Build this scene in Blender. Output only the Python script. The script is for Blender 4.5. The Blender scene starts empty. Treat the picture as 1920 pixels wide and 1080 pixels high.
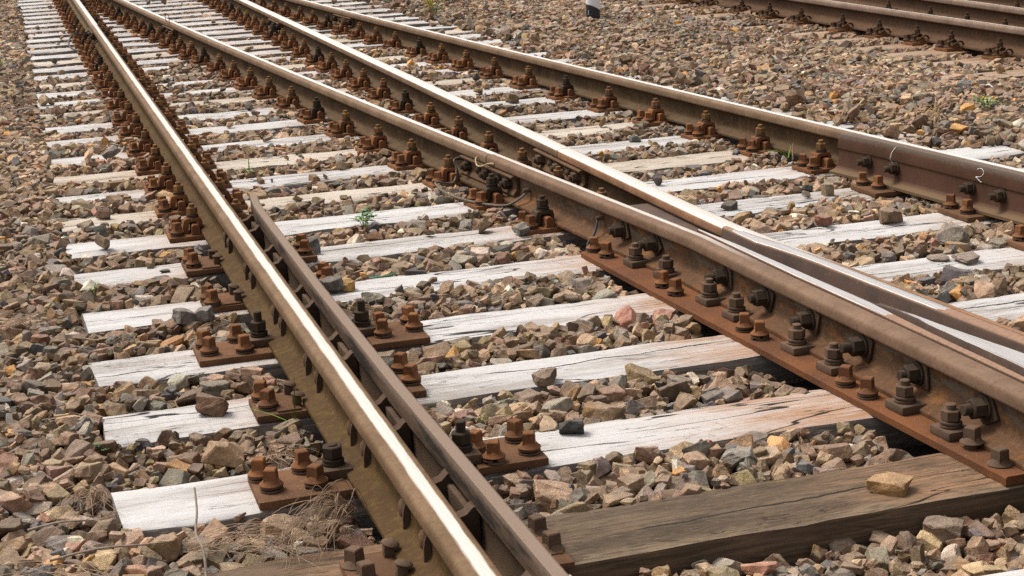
import bpy, bmesh, math, random
import numpy as np
import time; T0_ = time.time()
from mathutils import Matrix, Vector, Euler
random.seed(7); rng = np.random.default_rng(11)
scn = bpy.context.scene
col = scn.collection
R_ = math.radians

# ------------------------------------------------------------------ helpers
class MB:
    """collects shapes and links them as ONE mesh object"""
    def __init__(s): s.v = []; s.f = []; s.m = []
    def add(s, vs, fs, M=None, mi=0):
        o = len(s.v)
        for p in vs:
            p = Vector(p)
            s.v.append(tuple(M @ p) if M is not None else tuple(p))
        for f in fs:
            s.f.append([i + o for i in f]); s.m.append(mi)
        return s
    def box(s, x0, x1, y0, y1, z0, z1, M=None, b=0.0, mi=0):
        if b <= 0:
            vs = [(x, y, z) for z in (z0, z1) for y in (y0, y1) for x in (x0, x1)]
            fs = [(0, 2, 3, 1), (4, 5, 7, 6), (0, 1, 5, 4), (2, 6, 7, 3), (0, 4, 6, 2), (1, 3, 7, 5)]
            return s.add(vs, fs, M, mi)
        bm = bmesh.new()
        bmesh.ops.create_cube(bm, size=1)
        for v in bm.verts:
            v.co = Vector(((x0 + x1) / 2 + v.co.x * (x1 - x0), (y0 + y1) / 2 + v.co.y * (y1 - y0), (z0 + z1) / 2 + v.co.z * (z1 - z0)))
        bmesh.ops.bevel(bm, geom=list(bm.edges), offset=b, segments=2, affect='EDGES', profile=0.6)
        return s.bm(bm, M, mi)
    def bm(s, bm, M=None, mi=0):
        bm.verts.index_update()
        s.add([v.co.copy() for v in bm.verts], [[v.index for v in f.verts] for f in bm.faces], M, mi)
        bm.free(); return s
    def lathe(s, prof, n=20, M=None, mi=0, phase=0.0, cap=True):
        vs = []; fs = []
        for r, z in prof:
            for i in range(n):
                a = 2 * math.pi * i / n + phase
                vs.append((r * math.cos(a), r * math.sin(a), z))
        for k in range(len(prof) - 1):
            for i in range(n):
                j = (i + 1) % n
                fs.append((k * n + i, k * n + j, (k + 1) * n + j, (k + 1) * n + i))
        if cap:
            fs.append(tuple(reversed(range(n)))); fs.append(tuple((len(prof) - 1) * n + i for i in range(n)))
        return s.add(vs, fs, M, mi)
    def prism(s, poly, y0, y1, M=None, mi=0):
        """polygon in x,z extruded along y"""
        n = len(poly)
        vs = [(x, y0, z) for x, z in poly] + [(x, y1, z) for x, z in poly]
        fs = [tuple(range(n)), tuple(reversed(range(n, 2 * n)))]
        for i in range(n):
            j = (i + 1) % n
            fs.append((i, i + n, j + n, j))
        return s.add(vs, fs, M, mi)
    def tube(s, pts, r, n=8, M=None, mi=0, taper=None):
        pts = [Vector(p) for p in pts]; vs = []; fs = []; m = len(pts)
        up = Vector((0.13, 0.21, 1)).normalized()
        for k, p in enumerate(pts):
            t = (pts[min(k + 1, m - 1)] - pts[max(k - 1, 0)]).normalized()
            a = t.cross(up)
            if a.length < 1e-3: a = t.cross(Vector((1, 0, 0)))
            a.normalize(); b = a.cross(t)
            rr = r if taper is None else r * (1 + (taper - 1) * k / (m - 1))
            for i in range(n):
                an = 2 * math.pi * i / n
                vs.append(p + a * (rr * math.cos(an)) + b * (rr * math.sin(an)))
        for k in range(m - 1):
            for i in range(n):
                j = (i + 1) % n
                fs.append((k * n + i, k * n + j, (k + 1) * n + j, (k + 1) * n + i))
        fs.append(tuple(reversed(range(n)))); fs.append(tuple((m - 1) * n + i for i in range(n)))
        return s.add(vs, fs, M, mi)
    def mesh(s, name, mats, smooth=38):
        me = bpy.data.meshes.new(name)
        me.from_pydata(s.v, [], s.f)
        bm = bmesh.new(); bm.from_mesh(me)
        bmesh.ops.recalc_face_normals(bm, faces=bm.faces)
        bm.to_mesh(me); bm.free()
        for m in (mats if isinstance(mats, (list, tuple)) else [mats]): me.materials.append(m)
        if any(s.m):
            me.polygons.foreach_set('material_index', s.m)
        if smooth:
            me.polygons.foreach_set('use_smooth', [True] * len(me.polygons))
            me.set_sharp_from_angle(angle=R_(smooth))
        me.update()
        return me
    def build(s, name, mats, parent=None, smooth=38, loc=None):
        return link(name, s.mesh(name, mats, smooth), parent, loc)

def link(name, data, parent=None, loc=None, rotz=0.0):
    o = bpy.data.objects.new(name, data); col.objects.link(o)
    if parent is not None: o.parent = parent
    if loc is not None: o.location = loc
    if rotz: o.rotation_euler.z = rotz
    return o

def tag(o, label=None, cat=None, group=None, kind=None):
    if label: o['label'] = label
    if cat: o['category'] = cat
    if group: o['group'] = group
    if kind: o['kind'] = kind
    return o

def thing(name, loc, label, cat, group=None, rotz=0.0):
    o = link(name, None, None, loc, rotz)
    o.empty_display_size = 0.05
    return tag(o, label, cat, group)

def copy_tree(o, parent=None):
    c = o.copy(); col.objects.link(c)
    if parent is not None: c.parent = parent
    for ch in list(o.children): copy_tree(ch, c)
    return c

WORDS = ['first', 'second', 'third', 'fourth', 'fifth', 'sixth', 'seventh', 'eighth', 'ninth', 'tenth', 'eleventh', 'twelfth',
         'thirteenth', 'fourteenth', 'fifteenth', 'sixteenth', 'seventeenth', 'eighteenth', 'nineteenth', 'twentieth',
         'twenty-first', 'twenty-second', 'twenty-third', 'twenty-fourth', 'twenty-fifth', 'twenty-sixth', 'twenty-seventh',
         'twenty-eighth', 'twenty-ninth', 'thirtieth', 'thirty-first', 'thirty-second', 'thirty-third', 'thirty-fourth',
         'thirty-fifth', 'thirty-sixth', 'thirty-seventh', 'thirty-eighth', 'thirty-ninth', 'fortieth']

# ------------------------------------------------------------------ materials
class NT:
    def __init__(s, name):
        s.mat = bpy.data.materials.new(name); s.mat.use_nodes = True
        s.t = s.mat.node_tree; s.n = s.t.nodes; s.l = s.t.links
        s.bsdf = s.n['Principled BSDF']
    def node(s, typ, **kw):
        n = s.n.new(typ)
        for k, v in kw.items():
            if k in n.inputs.keys(): n.inputs[k].default_value = v
            else: setattr(n, k, v)
        return n
    def set(s, sock, v):
        if isinstance(v, bpy.types.NodeSocket): s.l.new(v, sock)
        else:
            if sock.type == 'RGBA' and len(v) == 3: v = (*v, 1)
            sock.default_value = v
    def math(s, op, a, b=0.0, c=0.0, clamp=False):
        n = s.n.new('ShaderNodeMath'); n.operation = op; n.use_clamp = clamp
        s.set(n.inputs[0], a); s.set(n.inputs[1], b); s.set(n.inputs[2], c)
        return n.outputs[0]
    def vmath(s, op, a, b=(0, 0, 0)):
        n = s.n.new('ShaderNodeVectorMath'); n.operation = op
        s.set(n.inputs[0], a); s.set(n.inputs[1], b)
        return n.outputs[0]
    def mix(s, f, a, b, blend='MIX'):
        n = s.n.new('ShaderNodeMix'); n.data_type = 'RGBA'; n.blend_type = blend
        s.set(n.inputs[0], f); s.set(n.inputs[6], a); s.set(n.inputs[7], b)
        return n.outputs[2]
    def noise(s, vec, scale, detail=4, rough=0.55, dist=0.0, out=0):
        n = s.n.new('ShaderNodeTexNoise')
        s.set(n.inputs['Vector'], vec); n.inputs['Scale'].default_value = scale
        n.inputs['Detail'].default_value = detail; n.inputs['Roughness'].default_value = rough
        n.inputs['Distortion'].default_value = dist
        return n.outputs[out]
    def step(s, x, a, b):
        n = s.n.new('ShaderNodeMapRange'); n.interpolation_type = 'SMOOTHSTEP'
        s.set(n.inputs[0], x); s.set(n.inputs[1], a); s.set(n.inputs[2], b)
        return n.outputs[0]
    def coord(s, which='Object'):
        return s.n.new('ShaderNodeTexCoord').outputs[which]
    def geo(s, which): return s.n.new('ShaderNodeNewGeometry').outputs[which]
    def sep(s, v):
        n = s.n.new('ShaderNodeSeparateXYZ'); s.set(n.inputs[0], v); return n.outputs
    def comb(s, x, y, z):
        n = s.n.new('ShaderNodeCombineXYZ')
        for i, v in enumerate((x, y, z)): s.set(n.inputs[i], v)
        return n.outputs[0]
    def attr(s, name, out='Vector'):
        n = s.n.new('ShaderNodeAttribute'); n.attribute_name = name; return n.outputs[out]
    def rand(s): return s.n.new('ShaderNodeObjectInfo').outputs['Random']
    def bump(s, h, strength=0.3, dist=0.002, normal=None):
        n = s.n.new('ShaderNodeBump'); s.set(n.inputs['Height'], h)
        n.inputs['Strength'].default_value = strength; n.inputs['Distance'].default_value = dist
        if normal is not None: s.l.new(normal, n.inputs['Normal'])
        return n.outputs[0]
    def done(s, base, rough=0.8, metal=0.0, normal=None, spec=None):
        s.set(s.bsdf.inputs['Base Color'], base); s.set(s.bsdf.inputs['Roughness'], rough)
        s.set(s.bsdf.inputs['Metallic'], metal)
        if spec is not None: s.set(s.bsdf.inputs['Specular IOR Level'], spec)
        if normal is not None: s.l.new(normal, s.bsdf.inputs['Normal'])
        return s.mat

def m_rust(name, c1, c2, c3, rough=0.85, scale=90, gscale=14):
    t = NT(name)
    w = t.geo('Position')
    n1 = t.noise(w, scale, 5, 0.65); n2 = t.noise(w, gscale, 4, 0.6)
    r = t.rand()
    base = t.mix(t.step(n2, 0.35, 0.65), c1, c2)
    base = t.mix(t.step(n1, 0.52, 0.72), base, c3)
    base = t.mix(t.math('MULTIPLY', r, 0.62), base, t.mix(0.5, c1, (0.03, 0.022, 0.017)))
    h = t.math('ADD', n1, t.math('MULTIPLY', t.noise(w, 420, 3), 0.5))
    return t.done(base, rough, 0.0, t.bump(h, 0.8, 0.0016), spec=0.05)

M_RUST = m_rust('rusty_iron', (0.215, 0.092, 0.040), (0.125, 0.061, 0.033), (0.32, 0.138, 0.052))
M_NUT = m_rust('ochre_rust_nut', (0.24, 0.125, 0.052), (0.14, 0.075, 0.036), (0.33, 0.175, 0.065))
M_DARK = m_rust('dark_iron', (0.048, 0.035, 0.025), (0.066, 0.045, 0.030), (0.105, 0.066, 0.040), 0.7)
M_PLATE = m_rust('brown_rusted_plate', (0.155, 0.080, 0.043), (0.098, 0.053, 0.031), (0.19, 0.105, 0.06), 0.9, 140, 9)
M_FROGPL = m_rust('orange_rusted_plate', (0.175, 0.070, 0.030), (0.10, 0.047, 0.027), (0.21, 0.10, 0.05), 0.9, 150, 6)
M_CAST = m_rust('brown_casting', (0.095, 0.062, 0.043), (0.125, 0.083, 0.058), (0.07, 0.046, 0.033), 0.85, 60, 20)
M_CLAMP = m_rust('drab_brown_iron', (0.105, 0.070, 0.048), (0.135, 0.085, 0.056), (0.075, 0.05, 0.036), 0.85, 110, 16)
M_FARCLIP = m_rust('far_brown_iron', (0.085, 0.050, 0.032), (0.06, 0.037, 0.026), (0.12, 0.07, 0.042), 0.85)
M_FISH = m_rust('fishplate_brown', (0.125, 0.078, 0.046), (0.095, 0.056, 0.034), (0.17, 0.072, 0.03), 0.8, 120, 12)

def m_rail(name, a, b, y0=-100., y1=100., side=(0.066, 0.040, 0.021), web=(0.040, 0.0250, 0.0140), moss=0.0, head=(0.150, 0.099, 0.062),
           bright=(0.80, 0.715, 0.63), fade=0.15, foot=(0.085, 0.057, 0.034), bandrough=0.34, grey=0.0):
    """attribute prof = (x across, y along, z below the head's top)"""
    t = NT(name)
    p = t.attr('prof'); x, y, z = t.sep(p)
    w = t.geo('Position')
    n1 = t.noise(w, 60, 5, 0.65); n2 = t.noise(w, 7, 4, 0.6); nf = t.noise(w, 380, 3, 0.6)
    streak = t.noise(t.comb(t.math('MULTIPLY', x, 500), t.math('MULTIPLY', y, 3.0), 0), 1.0, 3, 0.6)
    # zones by height
    zh = t.step(z, -0.043, -0.038)
    zf = t.step(z, -0.108, -0.132)
    base = t.mix(t.step(n2, 0.3, 0.7), web, side)
    base = t.mix(zf, base, t.mix(t.step(n2, 0.35, 0.7), foot, side))
    base = t.mix(t.math('MULTIPLY', t.step(n1, 0.5, 0.70), 0.6), base, (side[0] * 1.75, side[1] * 1.7, side[2] * 1.6))
    base = t.mix(t.math('MULTIPLY', t.step(t.noise(w, 26, 6, 0.7), 0.56, 0.68), 0.5), base, (side[0] * 0.55, side[1] * 0.52, side[2] * 0.5))
    hcol = t.mix(t.step(n2, 0.3, 0.75), head, (head[0] * 1.45, head[1] * 1.45, head[2] * 1.5))
    hcol = t.mix(t.math('MULTIPLY', t.step(n1, 0.45, 0.75), 0.55), hcol, (head[0] * 0.62, head[1] * 0.6, head[2] * 0.6))
    base = t.mix(zh, base, hcol)
    if moss > 0:
        mm = t.math('MULTIPLY', t.step(t.noise(w, 22, 5, 0.7), 0.48, 0.66), moss)
        mm = t.math('MULTIPLY', mm, t.math('SUBTRACT', 1.0, zh))
        base = t.mix(mm, base, (0.105, 0.072, 0.014))
        fl = t.math('MULTIPLY', t.step(t.noise(w, 160, 3, 0.6), 0.64, 0.70), t.math('MULTIPLY', mm, 0.9))
        base = t.mix(fl, base, (0.24, 0.155, 0.02))
    if grey > 0:
        gm = t.math('MULTIPLY', t.step(t.noise(t.comb(t.math('MULTIPLY', y, 5), t.math('MULTIPLY', z, 16), x), 1.0, 5, 0.65), 0.47, 0.56), t.math('MULTIPLY', t.step(z, -0.105, -0.07), t.math('SUBTRACT', 1.0, zh)))
        base = t.mix(t.math('MULTIPLY', gm, grey), base, (0.105, 0.093, 0.072))
        om = t.math('MULTIPLY', t.step(t.noise(t.comb(t.math('MULTIPLY', y, 9), t.math('MULTIPLY', z, 22), 3.0), 1.0, 5, 0.7), 0.52, 0.64), t.math('SUBTRACT', 1.0, zh))
        base = t.mix(t.math('MULTIPLY', om, grey * 0.8), base, (0.20, 0.088, 0.030))
    drip = t.math('MULTIPLY', t.step(t.noise(t.comb(t.math('MULTIPLY', y, 38), t.math('MULTIPLY', z, 5), x), 1.0, 5, 0.7), 0.54, 0.70), t.math('SUBTRACT', 1.0, zh))
    base = t.mix(t.math('MULTIPLY', drip, 0.45), base, (side[0] * 1.9, side[1] * 1.75, side[2] * 1.6))
    sp = t.step(nf, 0.70, 0.76)
    base = t.mix(t.math('MULTIPLY', sp, 0.35), base, (0.22, 0.16, 0.10))
    # polished running band with ragged edges
    wob = t.math('MULTIPLY', t.math('SUBTRACT', t.noise(t.comb(t.math('MULTIPLY', x, 60), t.math('MULTIPLY', y, 6), 0), 1.0, 5, 0.7), 0.5), 0.010)
    xx = t.math('ADD', x, wob)
    m = t.math('MULTIPLY', t.step(xx, a - 0.0045, a + 0.0035), t.step(xx, b + 0.003, b - 0.003))
    m = t.math('MULTIPLY', m, t.math('ADD', 0.80, t.math('MULTIPLY', t.step(t.noise(t.comb(t.math('MULTIPLY', x, 230), t.math('MULTIPLY', y, 2.2), 0), 1.0, 4, 0.7), 0.36, 0.56), 0.20)))
    m = t.math('MULTIPLY', m, t.step(z, -0.0105, -0.004))
    yy = t.math('ADD', y, t.math('MULTIPLY', wob, 12))
    m = t.math('MULTIPLY', m, t.math('MULTIPLY', t.step(yy, y0, y0 + fade), t.step(yy, y1, y1 - fade)))
    pit = t.step(t.noise(w, 55, 4, 0.7), 0.735, 0.76)
    m = t.math('MULTIPLY', m, t.math('SUBTRACT', 1.0, t.math('MULTIPLY', pit, 0.8)))
    bcol = t.mix(t.step(streak, 0.35, 0.75), bright, (bright[0] * 0.83, bright[1] * 0.81, bright[2] * 0.78))  # polished steel; part of the sky's reflection is put into this pale colour
    col_ = t.mix(m, base, bcol)
    rough = t.math('ADD', t.math('MULTIPLY', m, bandrough - 0.72), 0.72)
    rough = t.math('SUBTRACT', rough, t.math('MULTIPLY', t.math('MULTIPLY', zh, t.math('SUBTRACT', 1.0, m)), 0.14))
    h = t.math('MULTIPLY', t.math('ADD', n1, nf), t.math('SUBTRACT', 1.0, t.math('MULTIPLY', m, 0.9)))
    return t.done(col_, rough, t.math('MULTIPLY', m, 0.6), t.bump(h, 0.5, 0.0012), spec=t.math('ADD', 0.04, t.math('MULTIPLY', m, 0.4)))

def m_stone(name, attr=True, c=(0.2, 0.16, 0.13), c2=None):
    t = NT(name)
    w = t.geo('Position')
    if attr:
        v = t.attr('stone', 'Color'); al = t.attr('stone', 'Alpha')
    else:
        v = t.mix(t.rand(), c, c2 or c); al = 0.45
    loc = t.vmath('ADD', w, t.vmath('MULTIPLY', v, (37.0, 91.0, 53.0)))
    n1 = t.noise(loc, 34, 5, 0.62); n2 = t.noise(loc, 160, 4, 0.65); n3 = t.noise(loc, 13, 3, 0.5)
    base = t.mix(t.step(n1, 0.3, 0.72), t.vmath('MULTIPLY', v, (0.64, 0.61, 0.58)), t.vmath('MULTIPLY', v, (1.3, 1.27, 1.24)))
    base = t.mix(t.math('MULTIPLY', t.step(n3, t.math('SUBTRACT', 0.84, t.math('MULTIPLY', al, 0.42)), 0.8), t.math('MULTIPLY', al, 0.9)), base, (0.33, 0.185, 0.075))
    base = t.mix(t.math('MULTIPLY', t.step(n2, 0.60, 0.74), 0.6), base, t.vmath('MULTIPLY', v, (1.95, 1.9, 1.84)))
    base = t.mix(t.math('MULTIPLY', t.step(n2, 0.44, 0.30), 0.7), base, t.vmath('MULTIPLY', v, (0.45, 0.43, 0.42)))
    # paler tint towards upward faces
    nz = t.sep(t.geo('Normal'))[2]
    base = t.mix(t.math('MULTIPLY', t.step(nz, 0.55, 1.0), 0.22), base, (0.30, 0.25, 0.21))
    h = t.math('ADD', t.math('ADD', t.math('MULTIPLY', n1, 1.3), n2), t.math('MULTIPLY', t.noise(loc, 420, 3, 0.6), 0.5))
    return t.done(base, 0.9, 0.0, t.bump(h, 0.7, 0.0042), spec=0.12)

def m_sleeper(name, top1, top2, wood, dark, worn, lichen=False, kerf=0.5, stain=(0.30, 0.16, 0.085), crack=False):
    t = NT(name)
    o = t.coord('Object'); r = t.rand()
    off = t.comb(t.math('MULTIPLY', r, 31.0), t.math('MULTIPLY', r, 17.0), t.math('MULTIPLY', r, 9.0))
    p = t.vmath('ADD', o, off)
    g = t.vmath('MULTIPLY', p, (5.0, 85.0, 85.0))
    grain = t.noise(g, 1.0, 6, 0.68, 0.9)
    fine = t.noise(t.vmath('MULTIPLY', p, (38.0, 340.0, 340.0)), 1.0, 4, 0.65)
    big = t.noise(t.vmath('MULTIPLY', p, (2.0, 9.0, 9.0)), 1.0, 4, 0.6)
    # paint
    paint = t.mix(t.step(grain, 0.3, 0.7), top2, top1)
    wear = t.math('ADD', t.math('MULTIPLY', grain, 0.55), t.math('MULTIPLY', big, 0.6))
    wear = t.math('ADD', wear, t.math('MULTIPLY', r, 0.05))
    wearm = t.step(wear, worn, worn + 0.16)
    paint = t.mix(t.math('MULTIPLY', wearm, 0.62), paint, wood)
    paint = t.mix(t.math('MULTIPLY', t.step(fine, 0.56, 0.70), 0.5), paint, wood)
    mid = t.noise(t.vmath('MULTIPLY', p, (16.0, 170.0, 170.0)), 1.0, 5, 0.7, 0.4)
    paint = t.mix(t.math('MULTIPLY', t.step(mid, 0.55, 0.68), t.math('MULTIPLY', t.step(big, 0.35, 0.6), 0.6)), paint, wood)
    blot = t.noise(t.vmath('MULTIPLY', p, (6.0, 14.0, 14.0)), 1.0, 5, 0.65)
    paint = t.mix(t.math('MULTIPLY', t.step(blot, 0.52, 0.72), 0.22), paint, wood)
    # saw marks across, ragged
    if kerf > 0:
        sx, sy, sz = t.sep(p)
        ph = t.math('ADD', t.math('MULTIPLY', sx, 34.0), t.math('ADD', t.math('MULTIPLY', sy, 5.0), t.math('MULTIPLY', t.noise(p, 3.0, 2), 3.0)))
        fr = t.math('FRACT', ph)
        ln = t.math('MULTIPLY', t.step(fr, 0.20, 0.05), t.step(t.noise(t.vmath('MULTIPLY', p, (14, 45, 45)), 1.0, 3), 0.44, 0.6))
        ln = t.math('MULTIPLY', ln, t.step(t.noise(t.vmath('MULTIPLY', p, (1.6, 2.0, 2.0)), 1.0, 2), 0.45, 0.6))
        paint = t.mix(t.math('MULTIPLY', ln, kerf), paint, wood)
    # long cracks
    cx = t.noise(t.vmath('MULTIPLY', p, (0.9, 7.5, 7.5)), 1.0, 3, 0.5, 0.35)
    cr = t.math('ABSOLUTE', t.math('SUBTRACT', cx, 0.5))
    crm = t.math('MULTIPLY', t.step(cr, 0.0085, 0.003), t.step(t.noise(t.vmath('MULTIPLY', p, (1.1, 2.5, 2.5)), 1.0, 2), 0.45, 0.55))
    cx2 = t.noise(t.vmath('MULTIPLY', p, (2.6, 30.0, 30.0)), 1.0, 4, 0.6, 0.5)
    cr2 = t.math('ABSOLUTE', t.math('SUBTRACT', cx2, 0.52))
    crm2 = t.math('MULTIPLY', t.step(cr2, 0.011, 0.004), t.step(t.noise(t.vmath('MULTIPLY', p, (3.5, 9, 9)), 1.0, 3), 0.52, 0.60))
    crm = t.math('MAXIMUM', crm, t.math('MULTIPLY', crm2, 0.75))
    if not crack:
        ox, oy, oz = t.sep(o)
        wv2 = t.math('MULTIPLY', t.math('SUBTRACT', t.noise(t.vmath('MULTIPLY', p, (3.2, 0.4, 0.4)), 1.0, 5, 0.62), 0.5), 0.085)
        y0_ = t.math('MULTIPLY', t.math('SUBTRACT', t.math('FRACT', t.math('MULTIPLY', r, 7.31)), 0.5), 0.13)
        dd_ = t.math('ABSOLUTE', t.math('ADD', t.math('SUBTRACT', oy, y0_), wv2))
        wd_ = t.math('MULTIPLY', t.noise(t.vmath('MULTIPLY', p, (9.0, 0.5, 0.5)), 1.0, 3), 0.0065)
        m2_ = t.math('MULTIPLY', t.step(t.math('SUBTRACT', dd_, wd_), 0.0012, -0.0006), t.step(t.noise(t.vmath('MULTIPLY', p, (1.5, 0.3, 0.3)), 1.0, 2), 0.47, 0.53))
        crm = t.math('MAXIMUM', crm, m2_)
        paint = t.mix(t.math('MULTIPLY', t.math('FRACT', t.math('MULTIPLY', r, 13.7)), 0.16), paint, wood)
    sm = t.math('MULTIPLY', t.attr('stain', 'Fac'), t.step(t.math('ADD', grain, t.math('MULTIPLY', big, 0.6)), 0.55, 1.0))
    paint = t.mix(sm, paint, stain)
    if lichen:
        lm = t.math('MULTIPLY', t.step(t.noise(t.vmath('MULTIPLY', p, (9, 40, 40)), 1.0, 4), 0.67, 0.71), t.step(big, 0.45, 0.6))
        paint = t.mix(t.math('MULTIPLY', lm, 0.8), paint, (0.34, 0.21, 0.015))
    if crack:
        ox, oy, oz = t.sep(o)
        wv = t.math('MULTIPLY', t.math('SUBTRACT', t.noise(t.vmath('MULTIPLY', o, (5.0, 0.5, 0.5)), 1.0, 4, 0.6), 0.5), 0.05)
        d1 = t.math('ABSOLUTE', t.math('ADD', t.math('SUBTRACT', oy, t.math('MULTIPLY', t.math('SUBTRACT', ox, 1.25), 0.045)), t.math('ADD', wv, 0.018)))
        m1 = t.math('MULTIPLY', t.step(d1, 0.0042, 0.0022), t.math('MULTIPLY', t.step(ox, 0.98, 1.06), t.step(ox, 1.66, 1.62)))
        crm = t.math('MAXIMUM', crm, m1)
        gm = t.math('MULTIPLY', t.step(d1, 0.009, 0.002), t.math('MULTIPLY', t.step(t.noise(t.vmath('MULTIPLY', o, (9, 9, 9)), 1.0, 2), 0.60, 0.66), t.math('MULTIPLY', t.step(ox, 0.98, 1.06), t.step(ox, 1.66, 1.62))))
        paint = t.mix(gm, paint, (0.09, 0.15, 0.01))
        # dark soaked areas, a worn pale strip by the front edge, a knot and a grey tar spot
        paint = t.mix(t.math('MULTIPLY', t.step(t.noise(t.vmath('MULTIPLY', o, (3.0, 9, 9)), 1.0, 5, 0.65), 0.47, 0.66), 0.62), paint, (0.038, 0.027, 0.018))
        wn = t.noise(t.vmath('MULTIPLY', o, (7.0, 30, 30)), 1.0, 4, 0.65)
        paint = t.mix(t.math('MULTIPLY', t.step(t.math('ADD', oy, t.math('MULTIPLY', wn, 0.09)), -0.045, -0.085), 0.55), paint, (0.24, 0.175, 0.115))
        kd = t.vmath('LENGTH', t.comb(t.math('MULTIPLY', t.math('SUBTRACT', ox, 0.94), 0.85), t.math('ADD', oy, 0.098), 0)) if False else t.math('SQRT', t.math('ADD', t.math('POWER', t.math('MULTIPLY', t.math('SUBTRACT', ox, 0.94), 0.85), 2.0), t.math('POWER', t.math('ADD', oy, 0.095), 2.0)))
        paint = t.mix(t.math('MULTIPLY', t.step(kd, 0.030, 0.024), 0.35), paint, (0.12, 0.076, 0.044))
        paint = t.mix(t.math('MULTIPLY', t.step(mid, 0.49, 0.60), 0.6), paint, (0.040, 0.028, 0.019))
        paint = t.mix(t.math('MULTIPLY', t.step(fine, 0.55, 0.70), 0.45), paint, (0.27, 0.20, 0.135))
        td = t.math('ADD', t.math('SQRT', t.math('ADD', t.math('POWER', t.math('MULTIPLY', t.math('SUBTRACT', ox, 0.83), 0.55), 2.0), t.math('POWER', t.math('SUBTRACT', oy, 0.012), 2.0))), t.math('MULTIPLY', wn, 0.02))
        paint = t.mix(t.step(td, 0.027, 0.024), paint, (0.15, 0.145, 0.145))
    top = t.mix(crm, paint, (0.018, 0.014, 0.011))
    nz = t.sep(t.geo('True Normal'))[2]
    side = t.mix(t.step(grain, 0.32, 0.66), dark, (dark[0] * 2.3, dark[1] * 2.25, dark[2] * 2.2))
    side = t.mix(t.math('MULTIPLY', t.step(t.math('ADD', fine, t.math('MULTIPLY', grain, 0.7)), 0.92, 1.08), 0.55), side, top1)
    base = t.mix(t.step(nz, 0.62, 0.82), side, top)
    h = t.math('SUBTRACT', t.math('ADD', grain, t.math('MULTIPLY', fine, 0.6)), t.math('MULTIPLY', crm, 2.5))
    return t.done(base, 0.9, 0.0, t.bump(h, 0.5, 0.002), spec=0.2)

M_WHITE = m_sleeper('limewashed_timber', (0.52, 0.512, 0.505), (0.40, 0.388, 0.377), (0.18, 0.143, 0.117), (0.10, 0.088, 0.08), 0.57)
M_CREAM = m_sleeper('thin_limewash_timber', (0.51, 0.46, 0.395), (0.39, 0.34, 0.28), (0.22, 0.165, 0.115), (0.10, 0.088, 0.08), 0.56, kerf=0.85)
M_BROWNW = m_sleeper('bare_weathered_timber', (0.165, 0.116, 0.074), (0.075, 0.050, 0.031), (0.042, 0.029, 0.019), (0.055, 0.038, 0.025), 0.54, True, 0.0, crack=True)
M_FARW = m_sleeper('far_bare_timber', (0.36, 0.27, 0.19), (0.28, 0.20, 0.14), (0.20, 0.13, 0.085), (0.06, 0.04, 0.03), 0.56, False, 0.0, (0.19, 0.085, 0.04))

def m_plain(name, c, rough=0.7, var=0.25, scale=40):
    t = NT(name); w = t.geo('Position')
    n = t.noise(w, scale, 4, 0.6)
    return t.done(t.mix(t.step(n, 0.3, 0.7), tuple(k * (1 - var) for k in c), tuple(k * (1 + var) for k in c)), rough, spec=0.3)
M_GRASS = m_plain('green_blade', (0.13, 0.26, 0.025), 0.55)
M_LEAF = m_plain('green_leaf', (0.10, 0.19, 0.05), 0.55)
M_BLUELEAF = m_plain('bluish_leaf', (0.14, 0.24, 0.17), 0.6)
M_YLEAF = m_plain('yellowed_leaf', (0.55, 0.47, 0.14), 0.6)
M_FLOWER = m_plain('yellow_flower', (0.62, 0.45, 0.02), 0.6)
M_STRAW = m_plain('dry_straw', (0.275, 0.19, 0.125), 0.8, 0.4)
M_PALESTRAW = m_plain('pale_straw', (0.52, 0.37, 0.21), 0.8, 0.3)
M_TWIG = m_plain('grey_twig', (0.22, 0.17, 0.135), 0.85, 0.35)
M_CHALK = m_plain('white_chalk', (0.62, 0.60, 0.58), 0.95, 0.3, 260)
M_BLACK = m_plain('black_paint', (0.012, 0.012, 0.015), 0.45, 0.3)
M_WHITEP = m_plain('white_paint', (0.74, 0.74, 0.75), 0.5, 0.05)
M_CABLE = m_plain('grey_cable', (0.105, 0.088, 0.07), 0.7, 0.25)
M_BCABLE = m_plain('black_cable', (0.03, 0.03, 0.033), 0.6, 0.25)
M_WIRE = m_plain('frayed_wire', (0.36, 0.27, 0.16), 0.7, 0.3, 200)
M_TURQ = m_plain('turquoise_plastic', (0.03, 0.28, 0.20), 0.5)
M_BALLAST = m_stone('ballast_stone')

# ------------------------------------------------------------------ track geometry (metres; z = 0 is the head of the rails)
ZS = -0.172                                     # top of the sleepers
SL = {0: 2.615, 1: 3.232, 2: 3.772, 3: 4.364, 4: 4.905, 5: 5.506, 6: 6.097, 7: 6.638, 8: 7.16, 9: 7.685, 10: 8.233, 11: 8.806, 12: 9.419,
      13: 9.983, 14: 10.579, 15: 11.133, 16: 11.659, 17: 12.161, 18: 12.747, 19: 13.265, 20: 13.746, 21: 14.25, 22: 14.79, 23: 15.30,
      24: 15.80, 25: 16.357, 26: 16.893, 27: 17.453, 28: 18.0, 29: 18.56, 30: 19.1, 31: 19.64, 32: 20.2, 33: 20.75, 34: 21.3, 35: 21.85}
SW = 0.255
def sc(k): return SL[k] - SW / 2
HW, FW = 0.0335, 0.0625

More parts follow.
